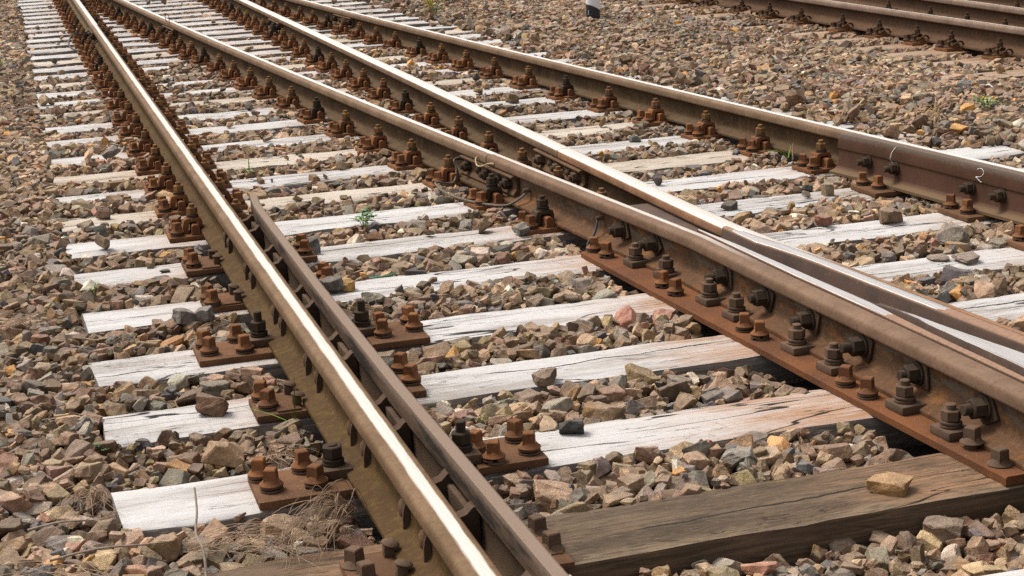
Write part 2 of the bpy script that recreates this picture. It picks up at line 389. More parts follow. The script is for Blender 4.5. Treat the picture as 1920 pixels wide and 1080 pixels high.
def interp(tab):
    ys = np.array([a for a, _ in tab]); xs = np.array([b for _, b in tab])
    return lambda y: float(np.interp(y, ys, xs))
def A_R(y): return 0.0
def C_base(y): return 1.502
_C = interp([(0.5, 1.86), (2.0, 1.735), (3.0, 1.655), (3.67, 1.602), (3.84, 1.589), (4.1, 1.569), (4.3, 1.554), (4.66, 1.522), (4.95, 1.505), (5.3, 1.502), (40, 1.502)])
def C_R(y): return _C(y)
_bc = np.polyfit([4.98, 5.71, 6.72, 7.55, 8.88, 10.53, 13.77, 17.57], [1.348, 1.276, 1.193, 1.115, 1.022, 0.905, 0.677, 0.433], 2)
_Bn = interp([(0.5, 1.43), (2.0, 1.403), (3.0, 1.388), (3.4, 1.381), (3.83, 1.371), (4.24, 1.358), (4.6, 1.353), (4.97, 1.3487)])
def B_far(y): return float(np.polyval(_bc, y))
def B_R(y): return _Bn(y) if y < 4.97 else B_far(y)
def D_R(y): return B_far(y) + 1.482 - 0.004 * (y - 6)
def E_R(y): return 5.435 + 0.006 * max(0, y - 10)
def F_R(y): return 6.15 + 0.05 * (y - 10.8)
def G_R(y): return E_R(y) + 1.503

S49 = [(0.0, 0), (0.012, -0.0002), (0.022, -0.0012), (0.0275, -0.0032), (0.0312, -0.0065), (0.0330, -0.0115), (0.0335, -0.018), (0.0335, -0.032),
       (0.0325, -0.0365), (0.029, -0.0400), (0.015, -0.0465), (0.0092, -0.053), (0.0072, -0.064), (0.0070, -0.085), (0.0073, -0.104),
       (0.0100, -0.116), (0.0165, -0.1235), (0.030, -0.1285), (0.055, -0.1360), (0.0610, -0.1382), (0.0625, -0.1405), (0.0625, -0.149), (0.0, -0.149)]
def profile(h=0.149, foot=0.0625):
    k = h / 0.149; out = []
    for x, z in S49:
        if z < -0.11: x = x * foot / 0.0625
        out.append((x, z * (1 + (k - 1) * min(1, max(0, (-z - 0.04) / 0.109)))))
    return out
def full(pr): return [(-x, z) for x, z in reversed(pr[1:-1])] + pr[:-1]

def rail_mesh(name, fR, y0, y1, mat, pr=None, step=0.12, clip=None, z0=0.0, extra=()):
    pr = full(pr or S49); n = len(pr)
    ys = sorted(set(list(np.arange(y0, y1, step)) + [y1] + list(extra)))
    st = []
    for y in ys:
        if clip and abs(y - clip[0]) < 1e-6: st += [(y, True), (y, False)]
        else: st.append((y, bool(clip and y < clip[0])))
    vs = []; pf = []
    for y, c in st:
        xc = fR(y) - HW
        for x, z in pr:
            if c and z > -0.05 and x + xc < clip[1](y): x = clip[1](y) - xc
            vs.append((x + xc, y, z + z0)); pf.append((x, y, z))
    fs = []
    for k in range(len(st) - 1):
        for i in range(n):
            j = (i + 1) % n
            fs.append((k * n + i, k * n + j, (k + 1) * n + j, (k + 1) * n + i))
    fs.append(tuple(range(n))); fs.append(tuple(reversed([(len(st) - 1) * n + i for i in range(n)])))
    me = bpy.data.meshes.new(name); me.from_pydata(vs, [], fs)
    at = me.attributes.new('prof', 'FLOAT_VECTOR', 'POINT')
    at.data.foreach_set('vector', np.array(pf, np.float32).ravel())
    bm = bmesh.new(); bm.from_mesh(me); bmesh.ops.recalc_face_normals(bm, faces=bm.faces); bm.to_mesh(me); bm.free()
    me.polygons.foreach_set('use_smooth', [True] * len(me.polygons)); me.set_sharp_from_angle(angle=R_(33))
    me.materials.append(mat); me.update()
    return me

def add_rail(fR, y0, y1, mat, label, **kw):
    return tag(link('rail', rail_mesh('rail', fR, y0, y1, mat, **kw)), label, 'rail', 'steel rails of the turnout')

MR_A = m_rail('rail_steel_mossy', -0.0075, 0.0165, moss=0.42, side=(0.070, 0.041, 0.019), web=(0.054, 0.032, 0.015), foot=(0.056, 0.033, 0.015), head=(0.128, 0.081, 0.046))
MR_A2 = m_rail('rail_steel_mossy_far', -0.010, 0.026, moss=0.6, side=(0.088, 0.061, 0.034), web=(0.066, 0.046, 0.025))
MR_B = m_rail('rail_steel_brown', -0.004, 0.040, grey=0.15, bright=(0.90, 0.835, 0.765))
MR_BF = m_rail('rail_steel_frog', 0.002, 0.040, y0=4.35, fade=0.9, side=(0.090, 0.050, 0.028), web=(0.066, 0.041, 0.026), head=(0.140, 0.088, 0.057), foot=(0.098, 0.052, 0.029), grey=0.8)
MR_C = m_rail('rail_steel_worn', -0.034, 0.030, bright=(0.84, 0.74, 0.635))
MR_CF = m_rail('rail_steel_worn_frog', -0.034, 0.029, y0=4.3, fade=0.35, head=(0.21, 0.115, 0.065))
MR_D = m_rail('rail_steel_right', -0.008, 0.040, bright=(0.94, 0.89, 0.83))
MR_E = m_rail('rail_steel_far', 0.004, 0.040, side=(0.066, 0.037, 0.022), web=(0.050, 0.030, 0.019), head=(0.155, 0.108, 0.078), foot=(0.090, 0.053, 0.031))

YA, YB, YC, YD, YB2, YC2 = 14.79, 14.52, 14.40, 14.35, 6.70, 6.675
G = 0.004
add_rail(A_R, 0.9, YA - G, MR_A, 'leftmost rail in front of its joint, mossy foot and bright running band')
add_rail(A_R, YA + G, 23.5, MR_A2, 'far length of the leftmost rail beyond its far joint')
add_rail(B_R, 0.9, YB2 - G, MR_BF, 'brown frog wing rail bolted to the long rusty plate at lower right', extra=(4.97,))
add_rail(B_R, YB2 + G, YB - G, MR_B, 'second rail from the left between its near and far fishplates')
add_rail(B_R, YB + G, 23.5, MR_B, 'far length of the second rail from the left beyond the far joint')
Ycut = 4.93
w2R = interp([(0.5, 1.83), (2.0, 1.70), (3.2, 1.607), (3.6, 1.576), (3.85, 1.557), (4.03, 1.544), (4.235, 1.533), (4.58, 1.506), (4.93, 1.457), (5.0, 1.452)])
add_rail(C_R, 0.9, YC2 - G, MR_CF, 'worn wing rail with a cut end right of the frog', clip=(Ycut, lambda y: w2R(y) + 0.0015), extra=(Ycut,))
add_rail(C_R, YC2 + G, YC - G, MR_C, 'third rail from the left, shiny and edge-worn, up to the gap joint')
add_rail(C_R, YC + G, 23.5, MR_C, 'far length of the third rail from the left beyond its far joint')
add_rail(D_R, 0.9, YD - G, MR_D, 'fourth rail from the left, running behind the chalk-marked check rail')
add_rail(D_R, YD + G, 23.5, MR_D, 'far length of the fourth rail beyond its far fishplate joint')
U60 = profile(0.172, 0.075)
add_rail(E_R, 5.5, 24, MR_E, 'tall dark brown rail of the far track at upper right, nearest of three', pr=U60, step=0.3)
add_rail(F_R, 5.5, 24, MR_E, 'middle dark brown rail in the upper right corner', pr=U60, step=0.3)
add_rail(G_R, 5.5, 24, MR_E, 'farthest dark brown rail seen in the upper right corner', pr=U60, step=0.3)

# ------------------------------------------------------------------ small hardware
Z0 = Matrix.Identity(4)
def T(x, y, z): return Matrix.Translation((x, y, z))
def hexnut(mb, r, z0, z1, M=None, mi=0, ph=0.3):
    c = r * 0.10
    mb.lathe([(r * 0.86, z0), (r, z0 + c), (r, z1 - c), (r * 0.86, z1)], 6, M, mi, ph)
def washer2(mb, r, z0, h, M=None, mi=0):
    """double spring washer: two split rings, the upper one tilted"""
    for k in range(2):
        Mt = (M or Z0) @ T(0, 0, z0 + k * h * 0.5) @ Euler((0.06 * (1 if k else -1) * (0.6 + k * 0.6), 0.05 * k, 0.9 * k)).to_matrix().to_4x4()
        n = 22; vs = []; fs = []
        ri = r * 0.45; hh = h * 0.42
        for i in range(n):
            a = 2 * math.pi * i / n * 0.965
            for rr, zz in ((ri, 0), (r * 0.96, 0), (r, hh * 0.3), (r, hh * 0.7), (r * 0.96, hh), (ri, hh)):
                vs.append((rr * math.cos(a), rr * math.sin(a), zz))
        for i in range(n - 1):
            for q in range(6):
                w = (q + 1) % 6
                fs.append((i * 6 + q, i * 6 + w, (i + 1) * 6 + w, (i + 1) * 6 + q))
        fs.append(tuple(range(6))); fs.append(tuple((n - 1) * 6 + q for q in range(6)))
        mb.add(vs, fs, Mt, mi)
def bolt_shaft(mb, r, z0, z1, M=None, mi=0, thread=0.003):
    pr = [(r, z0)]; z = z0
    while z < z1 - thread * 1.4:
        pr += [(r, z + thread * 0.5), (r * 0.91, z + thread)]; z += thread
    pr += [(r, z1 - r * 0.16), (r * 0.82, z1)]
    mb.lathe(pr, 14, M, mi)
def sqhead(mb, a, z0, z1, M=None, mi=0, rot=0.0):
    Mr = (M or Z0) @ Matrix.Rotation(rot, 4, 'Z')
    mb.box(-a, a, -a, a, z0, z1, Mr, a * 0.16, mi)
    return mb

def screw_mesh(kind, rot, mat):
    """square-headed coach screw with a flange"""
    mb = MB()
    if kind == 'raised':
        mb.lathe([(0.014, -0.01), (0.014, 0.016)], 16)
        z = 0.012
    else: z = 0.0 if kind == 'flat' else 0.0135
    mb.lathe([(0.0245, z), (0.0278, z + 0.0012), (0.0278, z + 0.0030), (0.0215, z + 0.0075), (0.0190, z + 0.0115), (0.0150, z + 0.0145)], 22)
    Mr = Matrix.Rotation(rot, 4, 'Z')
    a0, a1 = 0.0146, 0.0136
    vs = [(s * a0, q * a0, z + 0.0095) for s, q in ((-1, -1), (1, -1), (1, 1), (-1, 1))] + [(s * a1, q * a1, z + 0.036) for s, q in ((-1, -1), (1, -1), (1, 1), (-1, 1))] + \
         [(s * (a1 - 0.002), q * (a1 - 0.002), z + 0.0385) for s, q in ((-1, -1), (1, -1), (1, 1), (-1, 1))]
    fs = [(0, 1, 5, 4), (1, 2, 6, 5), (2, 3, 7, 6), (3, 0, 4, 7), (4, 5, 9, 8), (5, 6, 10, 9), (6, 7, 11, 10), (7, 4, 8, 11), (8, 9, 10, 11), (3, 2, 1, 0)]
    mb.add(vs, fs, Mr)
    return mb.mesh('coach_screw', mat, 30)
def washer_mesh(r, h, mat):
    mb = MB(); washer2(mb, r, 0.0005, h, Matrix.Rotation(random.uniform(0, 6), 4, 'Z')); return mb.mesh('spring_washer', mat)
SCREW = [screw_mesh('washer', a, M_RUST) for a in (0.15, 0.5, 0.8, 1.2)]
SCREWF = [screw_mesh('flat', a, M_CLAMP) for a in (0.2, 0.7)]
SCREWR = screw_mesh('raised', 0.5, M_CLAMP)
WASH = [washer_mesh(0.0268, 0.0135, M_CLAMP) for _ in range(3)]

def coach_screw(parent, x, y, z, k=None, kind='washer'):
    k = random.randrange(12) if k is None else k
    if kind == 'flat': return link('coach_screw', SCREWF[k % 2], parent, (x, y, z))
    if kind == 'raised': return link('coach_screw', SCREWR, parent, (x, y, z))
    s = link('coach_screw', SCREW[k % 4], parent, (x, y, z))
    link('spring_washer', WASH[k % 3], s)
    return s

# ribbed baseplate fastening (bolted clip over a rib)
def rib_plate_mesh(mat):
    mb = MB()
    mb.box(-0.188, 0.188, -0.078, 0.078, -0.023, -0.005, None, 0.004)
    mb.box(-0.064, 0.064, -0.0775, 0.0775, -0.006, -0.0005)
    for s in (-1, 1):
        xa, xb = 0.0665, 0.097
        poly = [(xa, -0.006), (xa, 0.022), (xa + 0.004, 0.030), (xa + 0.012, 0.034), (xb - 0.006, 0.034), (xb, 0.028), (xb + 0.001, 0.002), (xb + 0.006, -0.006)]
        mb.prism([(s * x, z) for x, z in (poly if s > 0 else poly[::-1])], -0.064, 0.064)
    return mb.mesh('base_plate', mat, 40)
def clip_mesh(s, mat):
    mb = MB()
    out = [(0.052, 0.0145), (0.050, 0.034), (0.054, 0.049), (0.060, 0.0535), (0.112, 0.0535), (0.119, 0.049), (0.126, 0.028), (0.130, -0.004),
           (0.106, -0.004), (0.104, 0.030), (0.099, 0.0385), (0.072, 0.0385), (0.066, 0.034), (0.064, 0.0145)]
    bm = bmesh.new()
    n = len(out)
    a = [bm.verts.new((s * x, -0.031, z)) for x, z in out]; b = [bm.verts.new((s * x, 0.031, z)) for x, z in out]
    bm.faces.new(a); bm.faces.new(b[::-1])
    for i in range(n): bm.faces.new((a[i], b[i], b[(i + 1) % n], a[(i + 1) % n]))
    bmesh.ops.recalc_face_normals(bm, faces=bm.faces)
    bmesh.ops.bevel(bm, geom=[e for e in bm.edges if e.calc_face_angle(0) > 1.3], offset=0.003, segments=2, affect='EDGES')
    mb.bm(bm)
    return mb.mesh('clip_plate', mat, 35)
def nut_mesh(mat, ph):
    mb = MB(); hexnut(mb, 0.0218, 0.014, 0.040, None, 0, ph)
    bolt_shaft(mb, 0.0112, 0.0, 0.054, None, 0)
    return mb.mesh('clamp_bolt', mat, 35)
PLATE = rib_plate_mesh(M_RUST)
CLIP = {s: clip_mesh(s, M_RUST) for s in (-1, 1)}
NUTM = [nut_mesh(M_NUT, p) for p in (0.1, 0.35, 0.7)]
WASH2 = washer_mesh(0.0245, 0.0135, M_CLAMP)

def make_fastening(v=0):
    t = link('rail_fastening', None); t.empty_display_size = 0.05
    link('base_plate', PLATE, t)
    for s in (-1, 1):
        c = link('clip_plate', CLIP[s], t)
        b = link('clamp_bolt', NUTM[(v + s) % 3], c, (s * 0.086, 0, 0.0535), 0.4 * s + v)
        link('spring_washer', WASH2, c, (s * 0.086, 0, 0.0535), 1.3 * s + v)
        for q in (-1, 1):
            sx = link('coach_screw', SCREW[(v + q + s) % 4], t, (s * 0.154, q * 0.042, -0.005))
            link('spring_washer', WASH[(v + q) % 3], sx, None, v * 1.1 + q)
    return t
PROTOS = [make_fastening(v) for v in range(3)]
used = set()
def set_mat(o, m):
    for sl in o.material_slots: sl.link = 'OBJECT'; sl.material = m
    for c in o.children: set_mat(c, m)
def place_fastening(fR, k, label, dark=False):
    y = sc(k); v = (k * 7 + int(fR(y) * 10)) % 3
    if v in used: o = copy_tree(PROTOS[v])
    else: o = PROTOS[v]; used.add(v)
    sl = (fR(y + 0.1) - fR(y - 0.1)) / 0.2
    o.location = (fR(y) - HW, y + random.uniform(-0.012, 0.012), -0.149); o.rotation_euler.z = -math.atan(sl) + random.uniform(-0.02, 0.02)
    for c in o.children:
        if c.name.startswith('coach_screw'): c.rotation_euler = (random.uniform(-.04, .04), random.uniform(-.04, .04), random.uniform(0, 6.28))
        elif c.name.startswith('clip_plate'):
            c.rotation_euler.z = random.uniform(-.05, .05)
            for g in c.children: g.rotation_euler.z = random.uniform(0, 6.28)
    if dark:
        for c in o.children:
            if c.name.startswith('clip_plate'): set_mat(c, M_DARK)
    return tag(o, label, 'rail fastening', 'bolted clip fastenings along the rails')
def run(fR, ks, rail, mark, darks):
    for i, k in enumerate(ks):
        d = k in darks
        place_fastening(fR, k, f"{'dark grey' if d else 'rusty'} clip fastening on the {rail}, {WORDS[i]} {mark}", d)
run(A_R, range(7, 34), 'leftmost rail', 'beyond the check rail tip', (18, 22, 25, 29))
run(B_R, range(6, 33), 'second rail from left', 'beyond the frog plate', (6, 7, 12, 18, 23, 27))
run(C_R, range(6, 32), 'third rail from left', 'behind the frog casting', (12, 17, 21, 26))
run(D_R, range(7, 32), 'fourth rail from left', 'beyond the chalked check rail', (12, 17, 22))

# far track fastening: ribbed plate with a bent tension clip
def far_fastening():
    t = link('rail_fastening', None)
    mb = MB(); mb.box(-0.19, 0.19, -0.08, 0.08, -0.02, -0.004, None, 0.003)
    for s in (-1, 1): mb.box(s * 0.105 - 0.016, s * 0.105 + 0.016, -0.075, 0.075, -0.006, 0.03, None, 0.004)
    mb.build('base_plate', m_FARPL, t)
    for s in (-1, 1):
        mb = MB()
        pts = [(0.075, -0.012, 0.028), (0.085, -0.018, 0.045), (0.11, -0.026, 0.052), (0.14, -0.04, 0.04), (0.152, -0.052, 0.018), (0.142, -0.066, 0.010), (0.118, -0.074, 0.030), (0.095, -0.076, 0.046), (0.07, -0.072, 0.040), (0.056, -0.066, 0.022)]
        for q in (-1, 1): mb.tube([(s * x, q * y, z) for x, y, z in pts], 0.0068, 8)
        mb.tube([(s * 0.075, -0.013, 0.028), (s * 0.066, 0, 0.026), (s * 0.075, 0.013, 0.028)], 0.0068, 8)
        c = mb.build('tension_clip', M_FARCLIP, t)
        mb = MB(); mb.lathe([(0.024, 0.0), (0.024, 0.005)], 18, T(s * 0.108, 0, 0.052)); hexnut(mb, 0.0205, 0.005, 0.034, T(s * 0.108, 0, 0.052))
        bolt_shaft(mb, 0.011, 0.0, 0.058, T(s * 0.108, 0, 0.052)); mb.build('clamp_bolt', M_FARCLIP, c)
        for q in (-1, 1):
            o = link('coach_screw', SCREWFAR, t, (s * 0.162, q * 0.046, -0.004))
    return t
m_FARPL = m_rust('far_rusted_plate', (0.175, 0.078, 0.034), (0.12, 0.056, 0.028), (0.21, 0.10, 0.05), 0.9)
SCREWFAR = screw_mesh('washer', 0.5, M_FARCLIP)
_mb = MB(); washer2(_mb, 0.0255, 0.0, 0.0135)
EY = [8.78, 9.40, 9.98, 10.43, 10.97, 11.54, 12.25, 12.84, 13.40, 14.10, 14.70, 15.3, 15.9]
pf = far_fastening(); first = True
for nm, fR in (('nearest far-track rail', E_R), ('middle far-track rail', F_R), ('farthest far-track rail', G_R)):
    for i, y in enumerate(EY):
        if fR is not E_R and y > 12.5: continue
        o = pf if first else copy_tree(pf); first = False
        o.location = (fR(y) - HW, y, -0.172)
        tag(o, f'tension clip fastening on the {nm}, {WORDS[i]} from the right edge', 'rail fastening', 'clip fastenings on the far track')

# ------------------------------------------------------------------ sleepers
obst = []            # rectangles for the ballast (x0,x1,y0,y1,type)
def sleeper_mesh(L, w, h, seed, stains=(), chip=0.004):
    r = np.random.default_rng(seed)
    nx = max(24, int(L / 0.03)); ny = 10
    xs = np.linspace(0, L, nx + 1); ys = np.linspace(-w / 2, w / 2, ny + 1)
    def wob(n, s):
        a = r.normal(size=n // 6 + 3); return np.interp(np.linspace(0, len(a) - 1, n), np.arange(len(a)), a) * s
    ef, en = wob(nx + 1, chip), wob(nx + 1, chip)
    zt = [wob(nx + 1, 0.0014) for _ in range(ny + 1)]
    sl_, sr_ = r.normal() * 0.008, r.normal() * 0.01
    vs = []; st = []
    for j, y in enumerate(ys):
        for i, x in enumerate(xs):
            yy = y + (en[i] if j == 0 else ef[i] if j == ny else 0) * 0.8
            e = min(j, ny - j); dz = -0.004 - abs(en[i] if j < ny / 2 else ef[i]) * 0.6 if e == 0 else 0
            xx = x + (sl_ * (y / w) * 2 if i == 0 else sr_ * (y / w) * 2 if i == nx else 0)
            vs.append((xx, yy, zt[j][i] + dz))
            s = 0
            for sx, sw, sa in stains: s = max(s, sa * math.exp(-((x - sx) / sw) ** 2))
            st.append(s)
    fs = [(j * (nx + 1) + i, j * (nx + 1) + i + 1, (j + 1) * (nx + 1) + i + 1, (j + 1) * (nx + 1) + i) for j in range(ny) for i in range(nx)]
    ring = [i for i in range(nx + 1)] + [(j) * (nx + 1) + nx for j in range(1, ny + 1)] + [ny * (nx + 1) + i for i in range(nx - 1, -1, -1)] + [j * (nx + 1) for j in range(ny - 1, 0, -1)]
    prev = ring
    for lev, inset in ((-0.012, -0.0025), (-0.06, -0.004), (-h, -0.002)):
        cur = []
        for q in ring:
            x, y, z = vs[q]
            vs.append((x + (inset if x < L / 2 and q % (nx + 1) == 0 else 0), y + (inset if y < 0 else -inset) * (abs(y) > w / 2 - 0.02), lev + r.normal() * 0.0006)); st.append(st[q])
            cur.append(len(vs) - 1)
        m = len(ring)
        for i in range(m): fs.append((prev[i], cur[i], cur[(i + 1) % m], prev[(i + 1) % m]))
        prev = cur
    fs.append(tuple(reversed(prev)))
    me = bpy.data.meshes.new('sleeper'); me.from_pydata(vs, [], fs)
    a = me.attributes.new('stain', 'FLOAT', 'POINT'); a.data.foreach_set('value', np.array(st, np.float32))
    bm = bmesh.new(); bm.from_mesh(me); bmesh.ops.recalc_face_normals(bm, faces=bm.faces); bm.to_mesh(me); bm.free()
    me.polygons.foreach_set('use_smooth', [True] * len(me.polygons)); me.set_sharp_from_angle(angle=R_(40))
    me.update(); return me

right_end = interp([(2, 3.65), (5, 3.60), (7.0, 3.49), (8.5, 3.22), (9.8, 3.24), (12, 3.12), (16, 2.98), (22, 2.85)])
slab = {0: 'pale timber sleeper peeping in at the bottom right corner', 1: 'bare brown weathered timber sleeper with yellow lichen and a long crack, frontmost',
        2: 'limewashed sleeper carrying the black stone, right behind the brown one', 3: 'limewashed cracked sleeper with a brown stone lying on its left end',
        4: 'limewashed sleeper under the left four-screw plate with a tall bolt, third white one',
        5: 'limewashed sleeper before the far end of the frog plate, fourth white one'}
for k, yf in SL.items():
    x0 = -0.605 + rng.normal() * 0.008
    x1 = right_end(yf) + rng.normal() * 0.03
    stn = [(1.15 - x0, 0.22, 0.9 if 1 <= k <= 6 else 0.3), (-0.15 - x0, 0.16, 0.6), (B_R(yf) - 0.05 - x0, 0.22, 0.55 if k > 6 else 0), (1.46 - x0, 0.22, 0.5 if k > 6 else 0), (2.55 - x0, 0.2, 0.5 if k < 9 else 0.2)]
    if k == 2: stn[0] = (1.15 - x0, 0.42, 1.0)
    me = sleeper_mesh(x1 - x0, SW, 0.16, 100 + k, stn)
    me.materials.append(M_BROWNW if k == 1 else M_CREAM if k in (8, 10, 14, 17, 20) else M_WHITE)
    o = link('sleeper', me, None, (x0, sc(k), ZS), 0.0 if k < 7 else rng.normal() * 0.004)
    if k not in slab:
        tint = 'cream tinged limewashed' if k in (8, 10, 14, 17, 20) else 'white limewashed'
        slab[k] = f'{tint} timber sleeper, {WORDS[k - 2]} white one counting back from the front'
    tag(o, slab[k], 'sleeper', 'timber sleepers of the turnout')
    obst.append((x0, x1, yf - SW, yf, 1, ZS))
for i, y in enumerate(EY):
    x0 = 4.72 + rng.normal() * 0.06
    me = sleeper_mesh(2.85, 0.25, 0.15, 300 + i, [(5.4 - x0, 0.33, 1.0), (6.1 - x0, 0.3, 1.0), (6.9 - x0, 0.3, 1.0)])
    me.materials.append(M_FARW)
    o = link('sleeper', me, None, (x0, y, -0.192))
    tag(o, f'bare brown timber sleeper of the far track, {WORDS[i]} one from the right edge', 'sleeper', 'brown sleepers of the far track')
    obst.append((x0, x0 + 2.85, y - 0.125, y + 0.125, 1, -0.192))

# ------------------------------------------------------------------ check rails
CHK = [(0.0, -0.036), (0.0, 0.0165), (0.0035, 0.020), (0.0225, 0.020), (0.0275, 0.0165), (0.0297, 0.010), (0.034, -0.040), (0.033, -0.045), (0.029, -0.049), (0.029, -0.098),
       (0.034, -0.118), (0.046, -0.129), (0.068, -0.1355), (0.072, -0.138), (0.072, -0.149), (-0.004, -0.149), (-0.004, -0.136), (0.006, -0.118), (0.010, -0.10), (0.010, -0.056), (0.006, -0.046)]
def check_mesh(fx, sgn, y0, y1, mat):
    n = len(CHK); vs = []; fs = []; pf = []
    ys = list(np.arange(y0, y1, 0.1)) + [y1 - 0.03, y1 - 0.012, y1]
    ys = sorted(ys); m = len(ys)
    for y in ys:
        for x, z in CHK:
            dz = -0.012 * max(0, 1 - (y1 - y) / 0.02) ** 2 if z > 0 else 0
            vs.append((fx(y) + sgn * x, y, z + dz)); pf.append((x, y, z))
    for k in range(m - 1):
        for i in range(n):
            j = (i + 1) % n; fs.append((k * n + i, k * n + j, (k + 1) * n + j, (k + 1) * n + i))
    fs.append(tuple(range(n))); fs.append(tuple(reversed([(m - 1) * n + i for i in range(n)])))
    me = bpy.data.meshes.new('check_bar'); me.from_pydata(vs, [], fs)
    bm = bmesh.new(); bm.from_mesh(me); bmesh.ops.recalc_face_normals(bm, faces=bm.faces); bm.to_mesh(me); bm.free()
    me.polygons.foreach_set('use_smooth', [True] * len(me.polygons)); me.set_sharp_from_angle(angle=R_(28))
    at = me.attributes.new('prof', 'FLOAT_VECTOR', 'POINT'); at.data.foreach_set('vector', np.array(pf, np.float32).ravel())
    me.materials.append(mat); me.update(); return me
def m_check(name, c1, c2, top, rub):
    t = NT(name); p = t.attr('prof'); x, y, z = t.sep(p); w = t.geo('Position')
    n1 = t.noise(w, 70, 5, 0.65); n2 = t.noise(w, 6, 4, 0.6); nf = t.noise(w, 330, 3)
    base = t.mix(t.step(n2, 0.3, 0.7), c1, c2)
    base = t.mix(t.step(t.math('ADD', z, t.math('MULTIPLY', t.math('SUBTRACT', n1, 0.5), 0.03)), -0.012, 0.016), base, top)
    if rub:   # dark greasy rub marks where wheel backs touch the inner face
        rb = t.math('MULTIPLY', t.step(x, 0.004, 0.001), t.step(t.math('ADD', z, t.math('MULTIPLY', n2, 0.02)), 0.022, 0.008))
        rb = t.math('MULTIPLY', rb, t.step(t.noise(t.comb(0, t.math('MULTIPLY', y, 2.3), t.math('MULTIPLY', z, 18)), 1.0, 4, 0.65), 0.46, 0.60))
        base = t.mix(t.math('MULTIPLY', rb, 0.85), base, (0.022, 0.020, 0.019))
    base = t.mix(t.math('MULTIPLY', t.step(nf, 0.66, 0.74), 0.4), base, (0.30, 0.22, 0.17))
    base = t.mix(t.math('MULTIPLY', t.step(z, -0.12, -0.134), 0.7), base, (0.15, 0.10, 0.055))
    return t.done(base, 0.7, 0.0, t.bump(t.math('ADD', n1, nf), 0.5, 0.0012), spec=0.06)
M_CHKA = m_check('check_rail_brown', (0.088, 0.057, 0.038), (0.112, 0.075, 0.050), (0.195, 0.142, 0.108), True)
M_CHKD = m_check('check_rail_redbrown', (0.062, 0.031, 0.020), (0.085, 0.044, 0.028), (0.115, 0.088, 0.070), False)
chkx = interp([(0.5, 0.066), (2.5, 0.062), (3.7, 0.047), (4.7, 0.048), (5.6, 0.056), (6.05, 0.061), (6.26, 0.078)])
ca = thing('check_rail', (0.07, 4.4, -0.149), 'narrow brown check rail running beside the leftmost rail', 'check rail')
o = link('guard_bar', check_mesh(chkx, 1, 0.9, 6.26, M_CHKA), ca); o.location = (-0.07, -4.4, 0.149)
SPC = [6.015, 5.46, 4.85, 4.275, 3.67, 3.11, 2.55]
for i, y in enumerate(SPC):
    xa, xb = -0.024, chkx(y) + 0.008
    mb = MB()
    for e in (-1, 1):
        pl = [(xa, -0.115), (xb, -0.115), (xb, -0.034), (xb - 0.012, -0.030), (xb - 0.026, -0.044), (xa + 0.03, -0.052), (xa, -0.052)]
        mb.prism(pl, y + e * 0.10 - 0.016, y + e * 0.10 + 0.016)
    mb.box(xb - 0.016, xb - 0.001, y - 0.10, y + 0.10, -0.110, -0.052, None, 0.004)
    mb.box(xa, xb, y - 0.09, y + 0.09, -0.118, -0.096, None, 0.003)
    o = mb.build('spacer_block', M_CAST, ca); o.location = (-0.07, -4.4, 0.149)
Mx = Matrix.Rotation(-math.pi / 2, 4, 'Y')      # local +z -> world -x
dome = MB(); dome.lathe([(0.0235, 0.0), (0.0240, 0.003), (0.0215, 0.009), (0.015, 0.0145), (0.006, 0.0165)], 20, Mx)
DOME = dome.mesh('through_bolt', M_FISH)
lk = MB()
bm = bmesh.new(); bmesh.ops.create_cube(bm, size=1)
for v in bm.verts: v.co = Vector((-0.009 + v.co.x * 0.014, -0.031 + v.co.y * 0.008, -0.008 + v.co.z * 0.072))
bmesh.ops.subdivide_edges(bm, edges=bm.edges, cuts=3, use_grid_fill=True)
for v in bm.verts: v.co.x -= 0.010 * ((v.co.z + 0.01) / 0.04) ** 2 * (-1 if v.co.z > 0 else 0.2)
lk.bm(bm); LOCK = lk.mesh('lock_strip', M_CAST)
for y in (6.068, 5.961, 5.529, 5.394, 4.92, 4.779, 4.357, 4.191, 3.747, 3.591, 3.20, 3.02, 2.62, 2.46):
    b = link('through_bolt', DOME, ca, (-0.0405 - 0.07, y - 4.4, -0.094 + 0.149))
    link('lock_strip', LOCK, b)
# threaded ends behind the check rail
Mxp = Matrix.Rotation(math.pi / 2, 4, 'Y')
te = MB(); hexnut(te, 0.020, 0.0, 0.022, Mxp); bolt_shaft(te, 0.011, 0, 0.052, Mxp); TEND = te.mesh('bolt_end', M_DARK)
for y in (5.55, 5.40, 4.74, 4.20, 3.76, 3.60, 3.2, 3.02):
    link('bolt_end', TEND, ca, (chkx(y) + 0.029 - 0.07, y - 4.4, -0.075 + 0.149))

